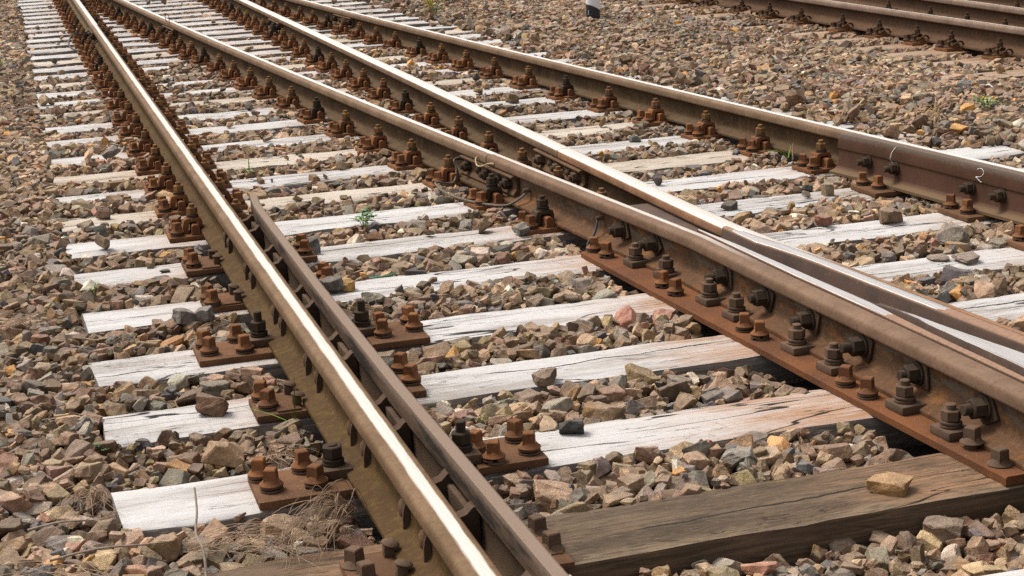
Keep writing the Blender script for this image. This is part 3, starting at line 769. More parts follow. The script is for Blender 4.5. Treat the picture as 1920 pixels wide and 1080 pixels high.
cdx = lambda y: D_R(y) - 0.067 - 0.047 - (0.018 * max(0, (y - 6.0) / 0.29) if y > 6.0 else 0)
cd = thing('check_rail', (2.6, 5.0, -0.149), 'tall red-brown check rail with white chalk marks against the fourth rail', 'check rail')
o = link('guard_bar', check_mesh(cdx, -1, 0.9, 6.29, M_CHKD), cd); o.location = (-2.6, -5.0, 0.149)
nd = MB(); nd.lathe([(0.0265, 0.0), (0.0265, 0.007)], 20, Mx); hexnut(nd, 0.0225, 0.007, 0.032, Mx); bolt_shaft(nd, 0.0125, 0.0, 0.055, Mx)
NUTD = nd.mesh('through_bolt', M_DARK)
for y in (6.085, 5.90, 5.412, 5.236, 4.80, 4.62, 4.2, 4.02):
    link('through_bolt', NUTD, cd, (cdx(y) - 0.0287 - 2.6, y - 5.0, -0.074 + 0.149))
def chalk(pts, r=0.0022):
    mb = MB()
    for seg in pts:
        P = []
        for (y, z) in seg:
            # outer face of the check rail
            xo = float(np.interp(-z, [-0.010, 0.040, 0.045, 0.049, 0.098], [0.0297, 0.034, 0.033, 0.029, 0.029]))
            P.append((cdx(y) - xo - 0.0004, y, z))
        # ragged flat strokes a little proud of the steel
        Q = []
        for a, b in zip(P[:-1], P[1:]):
            for q in range(4): Q.append(tuple(a[i] + (b[i] - a[i]) * q / 4 + (random.uniform(-0.0012, 0.0012) if i else 0) for i in range(3)))
        Q.append(P[-1]); mb.tube(Q, r, 5)
    o = mb.build('chalk_mark', M_CHALK, cd); o.location = (-2.6, -5.0, 0.149)
    return o
tag(chalk([[(5.895, 0.015), (5.915, -0.002), (5.930, -0.022), (5.933, -0.040), (5.930, -0.052), (5.918, -0.066)], [(5.905, 0.008), (5.927, -0.018), (5.928, -0.034)]], 0.0012), 'white chalk numeral one')
tag(chalk([[(5.378, 0.000), (5.364, 0.008), (5.348, 0.005), (5.340, -0.008), (5.352, -0.022), (5.388, -0.028), (5.350, -0.043)]], 0.0012), 'white chalk numeral two')

# base plates under the check rails
def plate_thing(x0, x1, y0, y1, label, screws, spikes=(), clamps=(), mat=None, ztop=-0.152, fish=True):
    xc, yc = (x0 + x1) / 2, (y0 + y1) / 2
    t = thing('base_plate', (xc, yc, ZS), label, 'base plate', 'steel base plates under the check rails')
    mb = MB(); mb.box(x0 - xc, x1 - xc, y0 - yc, y1 - yc, 0.0005, ztop - ZS, None, 0.004); mb.build('plate', mat or M_PLATE, t)
    for x, y in screws: coach_screw(t, x - xc, y - yc, ztop - ZS)
    if spikes:
        sx = spikes[0][0]; a, b = min(s[1] for s in spikes), max(s[1] for s in spikes)
        sg = 1 if sx < 1 else 1
        mb = MB(); mb.box(sx - 0.050 - xc, sx + 0.012 - xc, y0 + 0.006 - yc, y1 - 0.006 - yc, ztop - ZS - 0.001, ztop - ZS + 0.0055, None, 0.001)
        mb.build('shim_plate', mat or M_PLATE, t)
    for x, y in spikes:
        mb = MB(); mb.box(-0.011, 0.011, -0.011, 0.011, 0.0, 0.024, None, 0.002)
        Mh = T(0.004, 0, 0.024) @ Euler((random.uniform(-.12, .12), 0.18 + random.uniform(-.1, .1), 0)).to_matrix().to_4x4()
        mb.lathe([(0.013, -0.001), (0.0185, 0.0015), (0.0192, 0.004), (0.0155, 0.008), (0.006, 0.0105)], 20, Mh)
        mb.build('rail_spike', M_CLAMP, t, loc=(x - xc, y - yc, ztop - ZS + 0.004))
    for x, y, zt in clamps:
        c = MB(); c.box(-0.038, 0.038, -0.044, 0.044, 0.0, 0.024, None, 0.005)
        cb = c.build('clamp_block', M_CLAMP, t, loc=(x - xc, y - yc, ztop - ZS))
        mb = MB(); washer2(mb, 0.026, 0.0, 0.017); hexnut(mb, 0.0245, 0.017, 0.046); bolt_shaft(mb, 0.0125, 0.0, zt)
        mb.build('clamp_bolt', M_DARK, cb, loc=(0, 0, 0.024))
    obst.append((x0, x1, y0, y1, 2, ztop + 0.03))
    return t
LP = 'left of the mossy rail'
plate_thing(-0.220, 0.185, 5.835, 6.03, f'brown plate with two coach screws at the check rail tip, {LP}', [(-0.192, 5.975), (-0.188, 5.895)], [(-0.112, 5.98), (-0.106, 5.885)])
plate_thing(-0.219, 0.19, 5.285, 5.445, f'two-screw plate with mushroom spikes, second from check rail tip, {LP}', [(-0.196, 5.385), (-0.191, 5.312)], [(-0.112, 5.412), (-0.107, 5.322)])
plate_thing(-0.305, 0.185, 4.685, 4.87, 'wide brown plate with four coach screws and a tall threaded bolt at mid left', [(-0.273, 4.825), (-0.268, 4.745), (-0.176, 4.850), (-0.169, 4.722)], (), [(-0.115, 4.792, 0.075)])
plate_thing(-0.223, 0.19, 4.11, 4.275, 'brown plate with two rusty screws and mushroom spikes beside the green blades', [(-0.191, 4.245), (-0.185, 4.165)], [(-0.118, 4.255), (-0.112, 4.155)])
plate_thing(-0.307, 0.195, 3.505, 3.695, 'wide brown plate with four rusty screws and a squat bolt in the left foreground', [(-0.283, 3.652), (-0.268, 3.572), (-0.181, 3.665), (-0.170, 3.553)], (), [(-0.117, 3.618, 0.050)])
plate_thing(-0.202, 0.23, 2.985, 3.125, 'brown plate at the bottom edge with worn screws and two mushroom spikes', [], [(-0.105, 3.095), (-0.103, 2.985)])
t1 = [o for o in col.objects if o.name.startswith('base_plate') and o.type == 'EMPTY' and 'bottom edge' in o.get('label', '')][0]
for x, y in ((-0.177, 3.085), (-0.170, 3.005)): coach_screw(t1, x - 0.014, y - 3.055, 0.020, kind='flat')
RP = 'right of the narrow check rail'
plate_thing(0.19, 0.232, 5.40, 5.545, f'small dark two-screw plate, {RP}, second from its tip', [(0.212, 5.520), (0.211, 5.440)])
plate_thing(0.19, 0.365, 4.632, 4.85, f'wide four-screw plate with a tall bolt, {RP}, mid height', [(0.245, 4.785), (0.238, 4.702), (0.342, 4.812), (0.339, 4.728)], (), [(0.190, 4.765, 0.078)])
plate_thing(0.19, 0.232, 4.14, 4.37, f'narrow two-screw plate, {RP}, between two wide plates', [(0.208, 4.335), (0.208, 4.215)])
plate_thing(0.20, 0.37, 3.515, 3.70, f'wide brown plate with four rusty screws, {RP} in the foreground', [(0.222, 3.625), (0.244, 3.540), (0.333, 3.660), (0.338, 3.565)], (), [(0.180, 3.585, 0.072)])
plate_thing(0.232, 0.236, 2.94, 3.13, 'brown plate on the bare brown sleeper beside the check rail', [], ())
t2 = [o for o in col.objects if o.type == 'EMPTY' and 'bare brown sleeper' in o.get('label', '')][0]
for c in list(t2.children): bpy.data.objects.remove(c)
mb = MB(); mb.box(-0.09, 0.004, -0.095, 0.095, 0.0005, 0.016, None, 0.004); mb.build('plate', M_PLATE, t2)
for x, y in ((0.212, 3.105), (0.214, 3.015)): coach_screw(t2, x - 0.234, y - 3.035, 0.016, kind='flat')
plate_thing(0.190, 0.25, 5.85, 6.03, f'dark plate with two screws just {RP}, at its flared tip', [(0.220, 6.005), (0.214, 5.90)])
for i, (ya, yb, s) in enumerate([(5.835, 6.045, [(2.515, 6.015), (2.53, 5.915)]), (5.275, 5.485, [(2.582, 5.455), (2.585, 5.345)]), (4.72, 4.92, [(2.51, 4.885), (2.53, 4.78)]), (4.2, 4.36, [(2.6, 4.33), (2.6, 4.23)])]):
    x0 = min(q[0] for q in s) - 0.04
    plate_thing(x0, D_R(ya) + 0.06, ya, yb, f"brown plate with two coach screws, {WORDS[i]} one under the chalk-marked check rail", s, [(x0 + 0.135, yb - 0.05), (x0 + 0.14, yb - 0.145)])

# ------------------------------------------------------------------ frog
w1R = interp([(0.5, 1.435), (2.0, 1.412), (3.0, 1.403), (3.3, 1.4055), (3.5, 1.402), (3.7, 1.403), (3.9, 1.408), (4.25, 1.394), (4.7, 1.377), (4.90, 1.361), (5.0, 1.3500), (5.7, 1.30)])
w2L = interp([(0.5, 1.77), (2.0, 1.655), (3.2, 1.565), (3.57, 1.537), (3.8, 1.520), (4.1, 1.498), (4.33, 1.484), (4.46, 1.473), (4.62, 1.450), (4.70, 1.4345), (4.95, 1.4345)])
nL = interp([(0.5, 1.444), (3.2, 1.447), (3.5, 1.4465), (3.73, 1.444), (3.86, 1.444), (3.90, 1.436), (3.925, 1.428)])
nR = interp([(0.5, 1.74), (2.0, 1.615), (3.33, 1.508), (3.5, 1.486), (3.68, 1.467), (3.86, 1.457), (3.90, 1.455), (3.925, 1.453)])
def m_frog(name):
    t = NT(name); p = t.attr('prof'); x, y, z = t.sep(p); w = t.geo('Position')
    zone = t.attr('zone', 'Fac')
    n1 = t.noise(w, 75, 5, 0.65); n2 = t.noise(w, 9, 4); nf = t.noise(w, 340, 3)
    base = t.mix(t.step(n2, 0.3, 0.7), (0.085, 0.05, 0.034), (0.058, 0.036, 0.026))
    base = t.mix(t.math('MULTIPLY', t.step(n1, 0.55, 0.72), 0.5), base, (0.17, 0.092, 0.05))
    base = t.mix(t.step(z, -0.006, -0.001), base, t.mix(t.step(n1, 0.35, 0.7), (0.26, 0.15, 0.095), (0.19, 0.11, 0.07)))
    wob = t.math('MULTIPLY', t.math('SUBTRACT', t.noise(t.comb(t.math('MULTIPLY', x, 80), t.math('MULTIPLY', y, 9), 0), 1.0, 5, 0.7), 0.5), 0.5)
    m = t.step(t.math('ADD', zone, wob), 0.42, 0.58)
    m = t.math('MULTIPLY', m, t.step(t.noise(w, 60, 4, 0.7), 0.76, 0.72))
    st = t.noise(t.comb(t.math('MULTIPLY', x, 420), t.math('MULTIPLY', y, 3.0), 0), 1.0, 3, 0.6)
    bc = t.mix(t.step(st, 0.35, 0.7), (0.66, 0.62, 0.585), (0.42, 0.38, 0.35))
    return t.done(t.mix(m, base, bc), t.math('SUBTRACT', 0.78, t.math('MULTIPLY', m, 0.46)), t.math('MULTIPLY', m, 0.65),
                  t.bump(t.math('MULTIPLY', t.math('ADD', n1, nf), t.math('SUBTRACT', 1.0, m)), 0.45, 0.001), spec=0.35)
M_FROG = m_frog('frog_manganese_steel')
fr = thing('frog', (1.42, 3.9, -0.149), 'cast steel frog with pointed shiny nose between the second and third rails', 'frog')
vs = []; fs = []; pf_ = []; zn_ = []; n = None
ys = sorted(set(list(np.arange(0.9, 5.7, 0.06)) + [3.925, 3.9251, 3.90, 4.70, 4.62, 4.95, 4.9501, 4.97, 5.0]))
for y in ys:
    br = B_R(y) + 0.0015
    a1 = max(w1R(y), br + 0.0005); cast2 = y <= 4.95
    zt = 0.0012 if y < 4.97 else -0.048
    if y >= 4.97: br = B_R(y) - 0.012; a1 = br + 0.004
    b0 = w2L(y) if cast2 else C_R(y) - 0.067 - 0.001 + 0.012
    b1 = w2R(y) if cast2 else b0 + 0.012
    zt2 = 0.0012 if cast2 else -0.046
    fl = -0.047
    tip = y > 3.925
    l, r = (nL(y), nR(y)) if not tip else ((a1 + b0) / 2 - 0.01, (a1 + b0) / 2 + 0.01)
    zz = fl + 0.0005 if tip else float(np.interp(y, [2.9, 3.4, 3.75, 3.925], [0.001, -0.001, -0.006, -0.013]))
    e = 0.0035
    z1 = (1 if 3.75 < y < 4.99 else 0.0) * (1 - max(0, (3.95 - y) / 0.2) * 0.5 if y < 3.95 else 1)
    z2 = 1.0 if 3.74 < y < 4.90 else 0.0
    zn = float(np.interp(y, [3.55, 3.72, 3.85], [1.0, 0.62, 0.35]))
    row = [(br, -0.115, 0), (br, zt - 0.002, 0), (br + 0.002, zt, z1), ((br + a1) / 2, zt, z1), (a1 - min(e, (a1 - br) / 3), zt, z1), (a1, zt - 0.006, z1 * 0.3), (a1 + 0.004, fl, 0)]
    row += [(l - 0.006, fl, 0), (l - 0.001, zz - 0.008 if not tip else fl, 0), (l + e * 0.6, zz, zn * 0.8), (l * 0.6 + r * 0.4, zz, zn), (r - e * 0.6, zz, zn), (r + 0.001, zz - 0.008 if not tip else fl, 0), (r + 0.006, fl, 0)]
    row += [(b0 - 0.005, fl, 0), (b0, zt2 - 0.012, 0), (b0 + 0.0015, zt2 - 0.004, z2 * 0.1), (b0 + 0.005, zt2, z2 * 0.7), (b0 * 0.45 + b1 * 0.55, zt2, z2), (b1 - 0.004, zt2, z2 * 0.9), (b1, zt2 - 0.002, 0), (b1, -0.115, 0)]
    n = len(row)
    for x, z, q in row: vs.append((x - 1.42, y - 3.9, z + 0.149)); pf_.append((x, y, z)); zn_.append(q)
m = len(ys)
for k in range(m - 1):
    for i in range(n):
        j = (i + 1) % n; fs.append((k * n + i, k * n + j, (k + 1) * n + j, (k + 1) * n + i))
fs.append(tuple(range(n))); fs.append(tuple(reversed([(m - 1) * n + i for i in range(n)])))
me = bpy.data.meshes.new('casting'); me.from_pydata(vs, [], fs)
bm = bmesh.new(); bm.from_mesh(me); bmesh.ops.recalc_face_normals(bm, faces=bm.faces); bm.to_mesh(me); bm.free()
me.attributes.new('prof', 'FLOAT_VECTOR', 'POINT').data.foreach_set('vector', np.array(pf_, np.float32).ravel())
me.attributes.new('zone', 'FLOAT', 'POINT').data.foreach_set('value', np.array(zn_, np.float32))
me.polygons.foreach_set('use_smooth', [True] * len(me.polygons)); me.set_sharp_from_angle(angle=R_(35))
me.materials.append(M_FROG); me.update()
link('casting', me, fr)
# through bolts with square washers on the left web
for i, y in enumerate((5.40, 5.15, 4.63, 4.345, 4.07, 3.785, 3.515, 3.225, 2.965, 2.70)):
    xw = B_R(y) - HW - 0.0085
    mb = MB(); hexnut(mb, 0.0255, 0.012, 0.045, Mx, 0, i * 0.9); bolt_shaft(mb, 0.0140, 0.0, 0.060 + 0.010 * ((i * 7) % 3) / 2, Mx, 0, 0.0035)
    mb.lathe([(0.030, 0.006), (0.030, 0.013)], 20, Mx)
    b = mb.build('web_bolt', M_DARK, fr, loc=(xw - 1.42, y - 3.9, -0.078 + 0.149))
    mb = MB(); mb.box(-0.006, 0.0, -0.040, 0.040, -0.036, 0.036, Matrix.Rotation(random.uniform(-.5, .5) + (0.7 if i % 2 else 0.1), 4, 'X'), 0.001)
    mb.build('square_washer', M_DARK if i % 2 else M_CLAMP, b)
# long base plate under the frog
pe = [(5.445, 1.113), (4.84, 1.137), (4.08, 1.175), (3.55, 1.197), (3.03, 1.249), (2.97, 1.252)]
fp = thing('frog_plate', (1.4, 4.2, ZS), 'long rusty orange base plate with paired screws under the frog at right', 'base plate')
mb = MB(); vs = []; fs = []
px = interp([(2.97, 1.240), (3.55, 1.205), (4.08, 1.180), (4.84, 1.140), (5.445, 1.112)])
yl = list(np.linspace(2.985, 5.445, 22)); zt = -0.1505 - ZS
for y in yl:
    x0 = px(y) - 1.4; x1 = C_R(y) + 0.14 - 1.4
    vs += [(x0, y - 4.2, 0.0005), (x0 - 0.0, y - 4.2, zt - 0.004), (x0 + 0.004, y - 4.2, zt), (x1 - 0.004, y - 4.2, zt), (x1, y - 4.2, zt - 0.004), (x1, y - 4.2, 0.0005)]
for k in range(len(yl) - 1):
    for i in range(6): j = (i + 1) % 6; fs.append((k * 6 + i, k * 6 + j, k * 6 + 6 + j, k * 6 + 6 + i))
fs += [tuple(range(6)), tuple(reversed(range(len(vs) - 6, len(vs))))]
mb.add(vs, fs); mb.build('plate', M_FROGPL, fp, smooth=30)
for x, y in ((1.155, 5.425), (1.165, 5.325), (1.187, 4.855), (1.185, 4.745), (1.210, 4.28), (1.214, 4.185), (1.231, 3.705), (1.234, 3.595)):
    coach_screw(fp, x - 1.4, y - 4.2, zt)
coach_screw(fp, 1.272 - 1.4, 3.175 - 4.2, zt, kind='raised'); coach_screw(fp, 1.268 - 1.4, 3.055 - 4.2, zt, 0, 'flat')
for i, (x, y) in enumerate(((1.221, 5.165), (1.232, 4.95), (1.243, 4.605), (1.249, 4.41), (1.252, 4.03), (1.255, 3.825), (1.265, 3.47), (1.268, 3.265))):
    x = B_R(y) - HW - FW - 0.012
    c = MB(); c.box(-0.036, 0.034, -0.040, 0.040, 0.0, 0.022, Matrix.Rotation(0.06, 4, 'Z'), 0.005)
    cb = c.build('clamp_block', M_CLAMP, fp, loc=(x - 1.4, y - 4.2, zt))
    mb = MB(); washer2(mb, 0.0265, 0.0, 0.016); hexnut(mb, 0.0238, 0.016, 0.043, None, 0, i * 0.7); bolt_shaft(mb, 0.0125, 0.0, 0.056)
    mb.build('clamp_bolt', M_CLAMP, cb, loc=(-0.004, 0, 0.022))

# ------------------------------------------------------------------ fishplate joints
def fishplate(fR, yj, side, L, label, mat=M_FISH, dark=True):
    xw = fR(yj) - HW
    t = thing('fishplate', (xw, yj, -0.149), label, 'fishplate', 'fishplates at the rail joints', -math.atan((fR(yj + .1) - fR(yj - .1)) / .2))
    s = side
    pr = [(0.0085, -0.116), (0.0185, -0.1225), (0.034, -0.1285), (0.038, -0.120), (0.030, -0.108), (0.022, -0.100), (0.0205, -0.075), (0.024, -0.062), (0.042, -0.053), (0.044, -0.047), (0.040, -0.0425), (0.026, -0.0425), (0.016, -0.0475), (0.0105, -0.053)]
    mb = MB(); mb.prism([(s * x, z + 0.149) for x, z in (pr if s > 0 else pr[::-1])], -L / 2, L / 2); mb.build('splice_bar', mat, t, smooth=30)
    Ms = Mx if s < 0 else Mxp
    for i, yo in enumerate((0.36, 0.24, 0.12, 0.0, -0.12, -0.24)):
        if abs(yo) > L / 2 - 0.04: continue
        if i % 2 == 0:
            mb = MB(); mb.lathe([(0.019, 0.0), (0.021, 0.004), (0.018, 0.012), (0.010, 0.019), (0.003, 0.021)], 16, Ms)
        else:
            mb = MB(); mb.lathe([(0.025, 0), (0.025, 0.008)], 18, Ms); hexnut(mb, 0.023, 0.008, 0.036, Ms); bolt_shaft(mb, 0.0125, 0.0, 0.048, Ms)
        mb.build('fish_bolt', M_DARK if dark else M_CLAMP, t, loc=(s * 0.020, yo, -0.082 + 0.149))
    return t
for s, sd in ((-1, 'camera side'), (1, 'far side')):
    fishplate(B_R, YB2, s, 0.62, f'rusty fishplate with dark bolts on the near joint of the second rail, {sd}')
    fishplate(C_R, YC2, s, 0.62, f'rusty fishplate under the open gap joint of the third rail, {sd}', dark=False)
    fishplate(A_R, YA, s, 0.56, f'pale brown fishplate on the far joint of the leftmost rail, {sd}')
    fishplate(B_R, YB, s, 0.56, f'reddish fishplate on the far joint of the second rail, {sd}')
    fishplate(C_R, YC, s, 0.56, f'yellowish fishplate on the far joint of the third rail, {sd}')
    fishplate(D_R, YD, s, 0.56, f'brown fishplate on the far joint of the fourth rail, {sd}')

def smooth_curve(P, n=8):
    P = [Vector(p) for p in P]; out = []
    for i in range(len(P) - 1):
        p0, p1, p2, p3 = P[max(i - 1, 0)], P[i], P[i + 1], P[min(i + 2, len(P) - 1)]
        for k in range(n):
            t = k / n
            out.append(0.5 * ((2 * p1) + (-p0 + p2) * t + (2 * p0 - 5 * p1 + 4 * p2 - p3) * t * t + (-p0 + 3 * p1 - 3 * p2 + p3) * t ** 3))
    return out + [P[-1]]
def cable(P, r, label, mat, pins=()):
    t = thing('bond_cable', P[0], label, 'cable', 'bond cables at the rail joints')
    o0 = Vector(P[0])
    mb = MB(); mb.tube([p - o0 for p in smooth_curve(P)], r, 8); mb.build('wire', mat, t)
    for p in pins:
        mb = MB(); mb.lathe([(0.008, -0.012), (0.009, 0.014), (0.007, 0.024)], 12, Mx); mb.build('bond_pin', M_CLAMP, t, loc=Vector(p) - o0)
    return t
xb = B_R(6.9) - HW
cable([(B_R(7.07) - HW - 0.012, 7.07, -0.068), (B_R(7.05) - 0.088, 7.05, -0.07), (B_R(7.0) - 0.10, 6.99, -0.11), (B_R(7.0) - 0.135, 6.93, -0.148), (B_R(6.9) - 0.235, 6.86, -0.125), (B_R(6.7) - 0.252, 6.70, -0.140),
       (B_R(6.6) - 0.225, 6.55, -0.145), (B_R(6.5) - 0.185, 6.42, -0.146), (B_R(6.4) - 0.13, 6.31, -0.140), (B_R(6.32) - 0.085, 6.27, -0.11), (B_R(6.32) - HW - 0.014, 6.28, -0.083)], 0.0048,
      'grey bond cable looping round the near fishplate of the second rail', M_CABLE, [(B_R(7.07) - HW - 0.012, 7.07, -0.068), (B_R(6.28) - HW - 0.014, 6.28, -0.083)])
cable([(B_R(5.58) - HW - 0.030, 5.58, -0.070), (B_R(5.58) - HW - 0.036, 5.57, -0.085), (B_R(5.6) - HW - 0.05, 5.555, -0.115), (B_R(5.6) - HW - 0.085, 5.53, -0.145), (B_R(5.6) - HW - 0.10, 5.51, -0.20)], 0.0046,
      'short dark wire hanging from a pin above the frog plate end', M_BCABLE, [(B_R(5.58) - HW - 0.012, 5.58, -0.068)])
cable([(B_R(6.76) - 0.068, 6.80, -0.020), (B_R(6.76) - 0.085, 6.78, -0.026), (B_R(6.76) - 0.092, 6.74, -0.046), (B_R(6.70) - 0.090, 6.69, -0.043), (B_R(6.64) - 0.078, 6.64, -0.026), (B_R(6.6) - 0.068, 6.60, -0.022)], 0.0032,
      'frayed pale wire bridging the head of the near joint on the second rail', M_WIRE)
cable([(-0.055, 15.0, -0.07), (-0.12, 14.95, -0.09), (-0.22, 14.75, -0.06), (-0.27, 14.5, -0.13), (-0.20, 14.2, -0.15), (-0.10, 14.15, -0.11), (-0.05, 14.2, -0.08)], 0.007,
      'black cable loop at the far joint of the leftmost rail', M_BCABLE)
xj = B_R(14.5) - HW
cable([(xj - 0.03, 14.62, -0.02), (xj - 0.05, 14.55, 0.05), (xj - 0.03, 14.45, 0.06), (xj - 0.04, 14.35, -0.03)], 0.0035, 'rusty wire loop sticking up at the far joint of the second rail', M_RUST)

# ------------------------------------------------------------------ marker post
po = thing('marker_post', (4.017, 13.56, -0.20), 'short round post with slanting black and white bands standing in the ballast', 'marker post')
def m_post():
    t = NT('banded_paint'); x, y, z = t.sep(t.coord('Object'))
    n = t.noise(t.coord('Object'), 9, 3)
    d = t.math('ADD', z, t.math('ADD', t.math('MULTIPLY', x, 0.5), t.math('MULTIPLY', n, 0.02)))
    f = t.math('FRACT', t.math('ADD', t.math('MULTIPLY', d, 2.6), 0.10))
    mk = t.step(f, 0.492, 0.508)
    return t.done(t.mix(mk, (0.012, 0.012, 0.016), (0.72, 0.72, 0.74)), 0.45)
mb = MB(); mb.lathe([(0.059, -0.05), (0.060, 0.0), (0.060, 0.86), (0.052, 0.89), (0.02, 0.90)], 28); mb.build('shaft', m_post(), po)
mb = MB()
bm = bmesh.new()
# white flake low on the black band
for (a0, z_) in ((-2.65, 0.125), (-2.65, 0.085), (-2.1, 0.088)):
    bm.verts.new((0.0606 * math.cos(a0), 0.0606 * math.sin(a0), z_))
bm.faces.new(list(bm.verts)); mb.bm(bm)
ch = mb.build('white_flake', M_WHITEP, po, smooth=0)

# ------------------------------------------------------------------ stones
def make_rock(seed, detail):
    r = random.Random(seed)
    bm = bmesh.new(); bmesh.ops.create_cube(bm, size=2)
    sx, sy, sz = 1.0, r.uniform(0.62, 0.95), r.uniform(0.40, 0.78)
    for v in bm.verts: v.co = Vector((v.co.x * sx, v.co.y * sy, v.co.z * sz))
    for _ in range(r.randint(6, 9)):
        d = Vector((r.gauss(0, 1) / sx, r.gauss(0, 1) / sy, r.gauss(0, 1) / sz * 0.9)).normalized()
        sup = max(v.co.dot(d) for v in bm.verts); mn = min(v.co.dot(d) for v in bm.verts)
        k = sup - (sup - mn) * r.uniform(0.10, 0.27)
        res = bmesh.ops.bisect_plane(bm, geom=bm.verts[:] + bm.edges[:] + bm.faces[:], plane_co=d * k, plane_no=d, clear_outer=True)
        eds = [e for e in res['geom_cut'] if isinstance(e, bmesh.types.BMEdge)]
        if eds: bmesh.ops.edgenet_fill(bm, edges=eds)
    bmesh.ops.remove_doubles(bm, verts=bm.verts, dist=0.04)
    bmesh.ops.recalc_face_normals(bm, faces=bm.faces)
    if detail >= 1:
        bmesh.ops.bevel(bm, geom=[e for e in bm.edges if e.is_manifold], offset=0.05 if detail == 1 else 0.045, segments=1, affect='EDGES')
    if detail >= 2:
        bmesh.ops.triangulate(bm, faces=bm.faces)
        bmesh.ops.subdivide_edges(bm, edges=[e for e in bm.edges if e.calc_length() > 0.35], cuts=1)
        bmesh.ops.triangulate(bm, faces=bm.faces)
        from mathutils import noise as mn_
        bm.normal_update()
        for v in bm.verts:
            q = v.co * 1.6 + Vector((seed * 3.1, 0, 0))
            v.co += v.normal * (mn_.noise(q) * 0.11 + mn_.noise(q * 3.1) * 0.065)
    bmesh.ops.triangulate(bm, faces=bm.faces)
    bm.verts.index_update()
    V = np.array([v.co for v in bm.verts], np.float32); Fc = np.array([[v.index for v in f.verts] for f in bm.faces], np.int32)
    bm.free()
    c = (V.max(0) + V.min(0)) / 2; V -= c; V /= np.abs(V).max()
    return V, Fc
ROCKS = {d: [make_rock(10 + i, d) for i in range(n)] for d, n in ((0, 26), (1, 26), (2, 40))}

PAL = [((0.205, 0.148, 0.105), 30), ((0.145, 0.107, 0.079), 24), ((0.275, 0.205, 0.148), 17), ((0.145, 0.135, 0.123), 8), ((0.215, 0.196, 0.172), 8),
       ((0.29, 0.205, 0.125), 7), ((0.38, 0.21, 0.078), 1.9), ((0.22, 0.128, 0.095), 3), ((0.085, 0.085, 0.09), 4), ((0.43, 0.39, 0.33), 2.5), ((0.19, 0.15, 0.085), 3)]
PC = np.array([p[0] for p in PAL]) * np.array([1.29, 1.235, 1.165]); PW = np.array([p[1] for p in PAL], float); PW /= PW.sum()

cam_loc = np.array([-0.7061, 0.0, 1.1995])
FPX, PITCH, ROLL, YAW = 3146.47, 0.250676369, -0.0507513402, 0.279092901
cyw, syw = math.cos(YAW), math.sin(YAW)
fv = np.array([syw * math.cos(PITCH), cyw * math.cos(PITCH), -math.sin(PITCH)])
r0 = np.array([cyw, -syw, 0]); u0 = np.cross(r0, fv)
rv = math.cos(ROLL) * r0 + math.sin(ROLL) * u0; uv = -math.sin(ROLL) * r0 + math.cos(ROLL) * u0
def visible(x, y, z=-0.18, mx=1.14, my=1.10):
    d = np.stack([x - cam_loc[0], y - cam_loc[1], np.full_like(x, z) - cam_loc[2]], -1)
    dz = d @ fv
    return (dz > 0.5) & (np.abs(d @ rv) / dz < 960 / FPX * mx + 0.25 / dz) & (np.abs(d @ uv) / dz < 540 / FPX * my + 0.18 / dz)

# level of the ballast's crest over the site
def level(x, y):
    l = np.full_like(x, -0.172)
    l = np.where((x > -0.6) & (x < 3.3) & (y < 6), -0.170, l)
    l = np.where((x > 0.2) & (x < 1.3) & (y < 4.2), -0.183, l)
    l = np.where((x > 0.2) & (y < 3.02), -0.222, l)
    l = np.where((x > -0.6) & (x < 3.1) & (y > 12.5), -0.200, l)
    l = np.where((x < -0.62), -0.163, l)
    l = np.where(x > 3.5, -0.150, l)
    l = np.where(x > 4.6, -0.19, l)
    l += 0.014 * np.sin(x * 3.1 + y * 1.7) * np.sin(y * 2.3 - x) + 0.008 * np.sin(x * 9 + 1) * np.sin(y * 8)
    return l
CELL = 0.008
X0, X1, Y0, Y1 = -3.2, 8.2, 1.9, 22.5
NXc, NYc = int((X1 - X0) / CELL), int((Y1 - Y0) / CELL)
gx = X0 + (np.arange(NXc) + 0.5) * CELL; gy = Y0 + (np.arange(NYc) + 0.5) * CELL
GX, GY = np.meshgrid(gx, gy)
H = (level(GX, GY) - 0.075).astype(np.float32)
K = np.zeros(H.shape, np.uint8)             # 1 sleeper, 2 hardware, 3 under a rail
for fR, hw in ((A_R, 0.075), (B_R, 0.085), (C_R, 0.085), (D_R, 0.075), (E_R, 0.085), (F_R, 0.085), (G_R, 0.085)):
    xr = np.array([fR(y) for y in gy]) - HW
    K[np.abs(GX - xr[:, None]) < hw] = 3
def mark(x0, x1, y0, y1, k, h):
    a, b = max(0, int((x0 - X0) / CELL)), max(0, int((x1 - X0) / CELL)); c, d = max(0, int((y0 - Y0) / CELL)), max(0, int((y1 - Y0) / CELL))
    K[c:d, a:b] = k; H[c:d, a:b] = h
for x0, x1, y0, y1, k, h in obst:
    if k == 1: mark(x0, x1, y0, y1, 1, h)
for x0, x1, y0, y1, k, h in obst:
    if k == 2: mark(x0 - 0.008, x1 + 0.008, y0 - 0.008, y1 + 0.008, 2, h)
for k in SL:
    for fR, a in ((A_R, 7), (B_R, 6), (C_R, 6), (D_R, 7)):
        if k >= a: xc = fR(sc(k)) - HW; mark(xc - 0.195, xc + 0.195, sc(k) - 0.085, sc(k) + 0.085, 2, -0.12)
for y in EY:
    for fR in (E_R, F_R, G_R): xc = fR(y) - HW; mark(xc - 0.195, xc + 0.195, y - 0.085, y + 0.085, 2, -0.13)
for y in np.arange(2.98, 5.45, 0.02): mark(px(y) - 0.015, C_R(y) + 0.15, y, y + 0.02, 2, -0.12)
mark(-0.05, 0.15, 1.9, 6.3, 3, -0.2)
mark(4.017 - 0.06, 4.017 + 0.06, 13.5, 13.62, 2, -0.1)

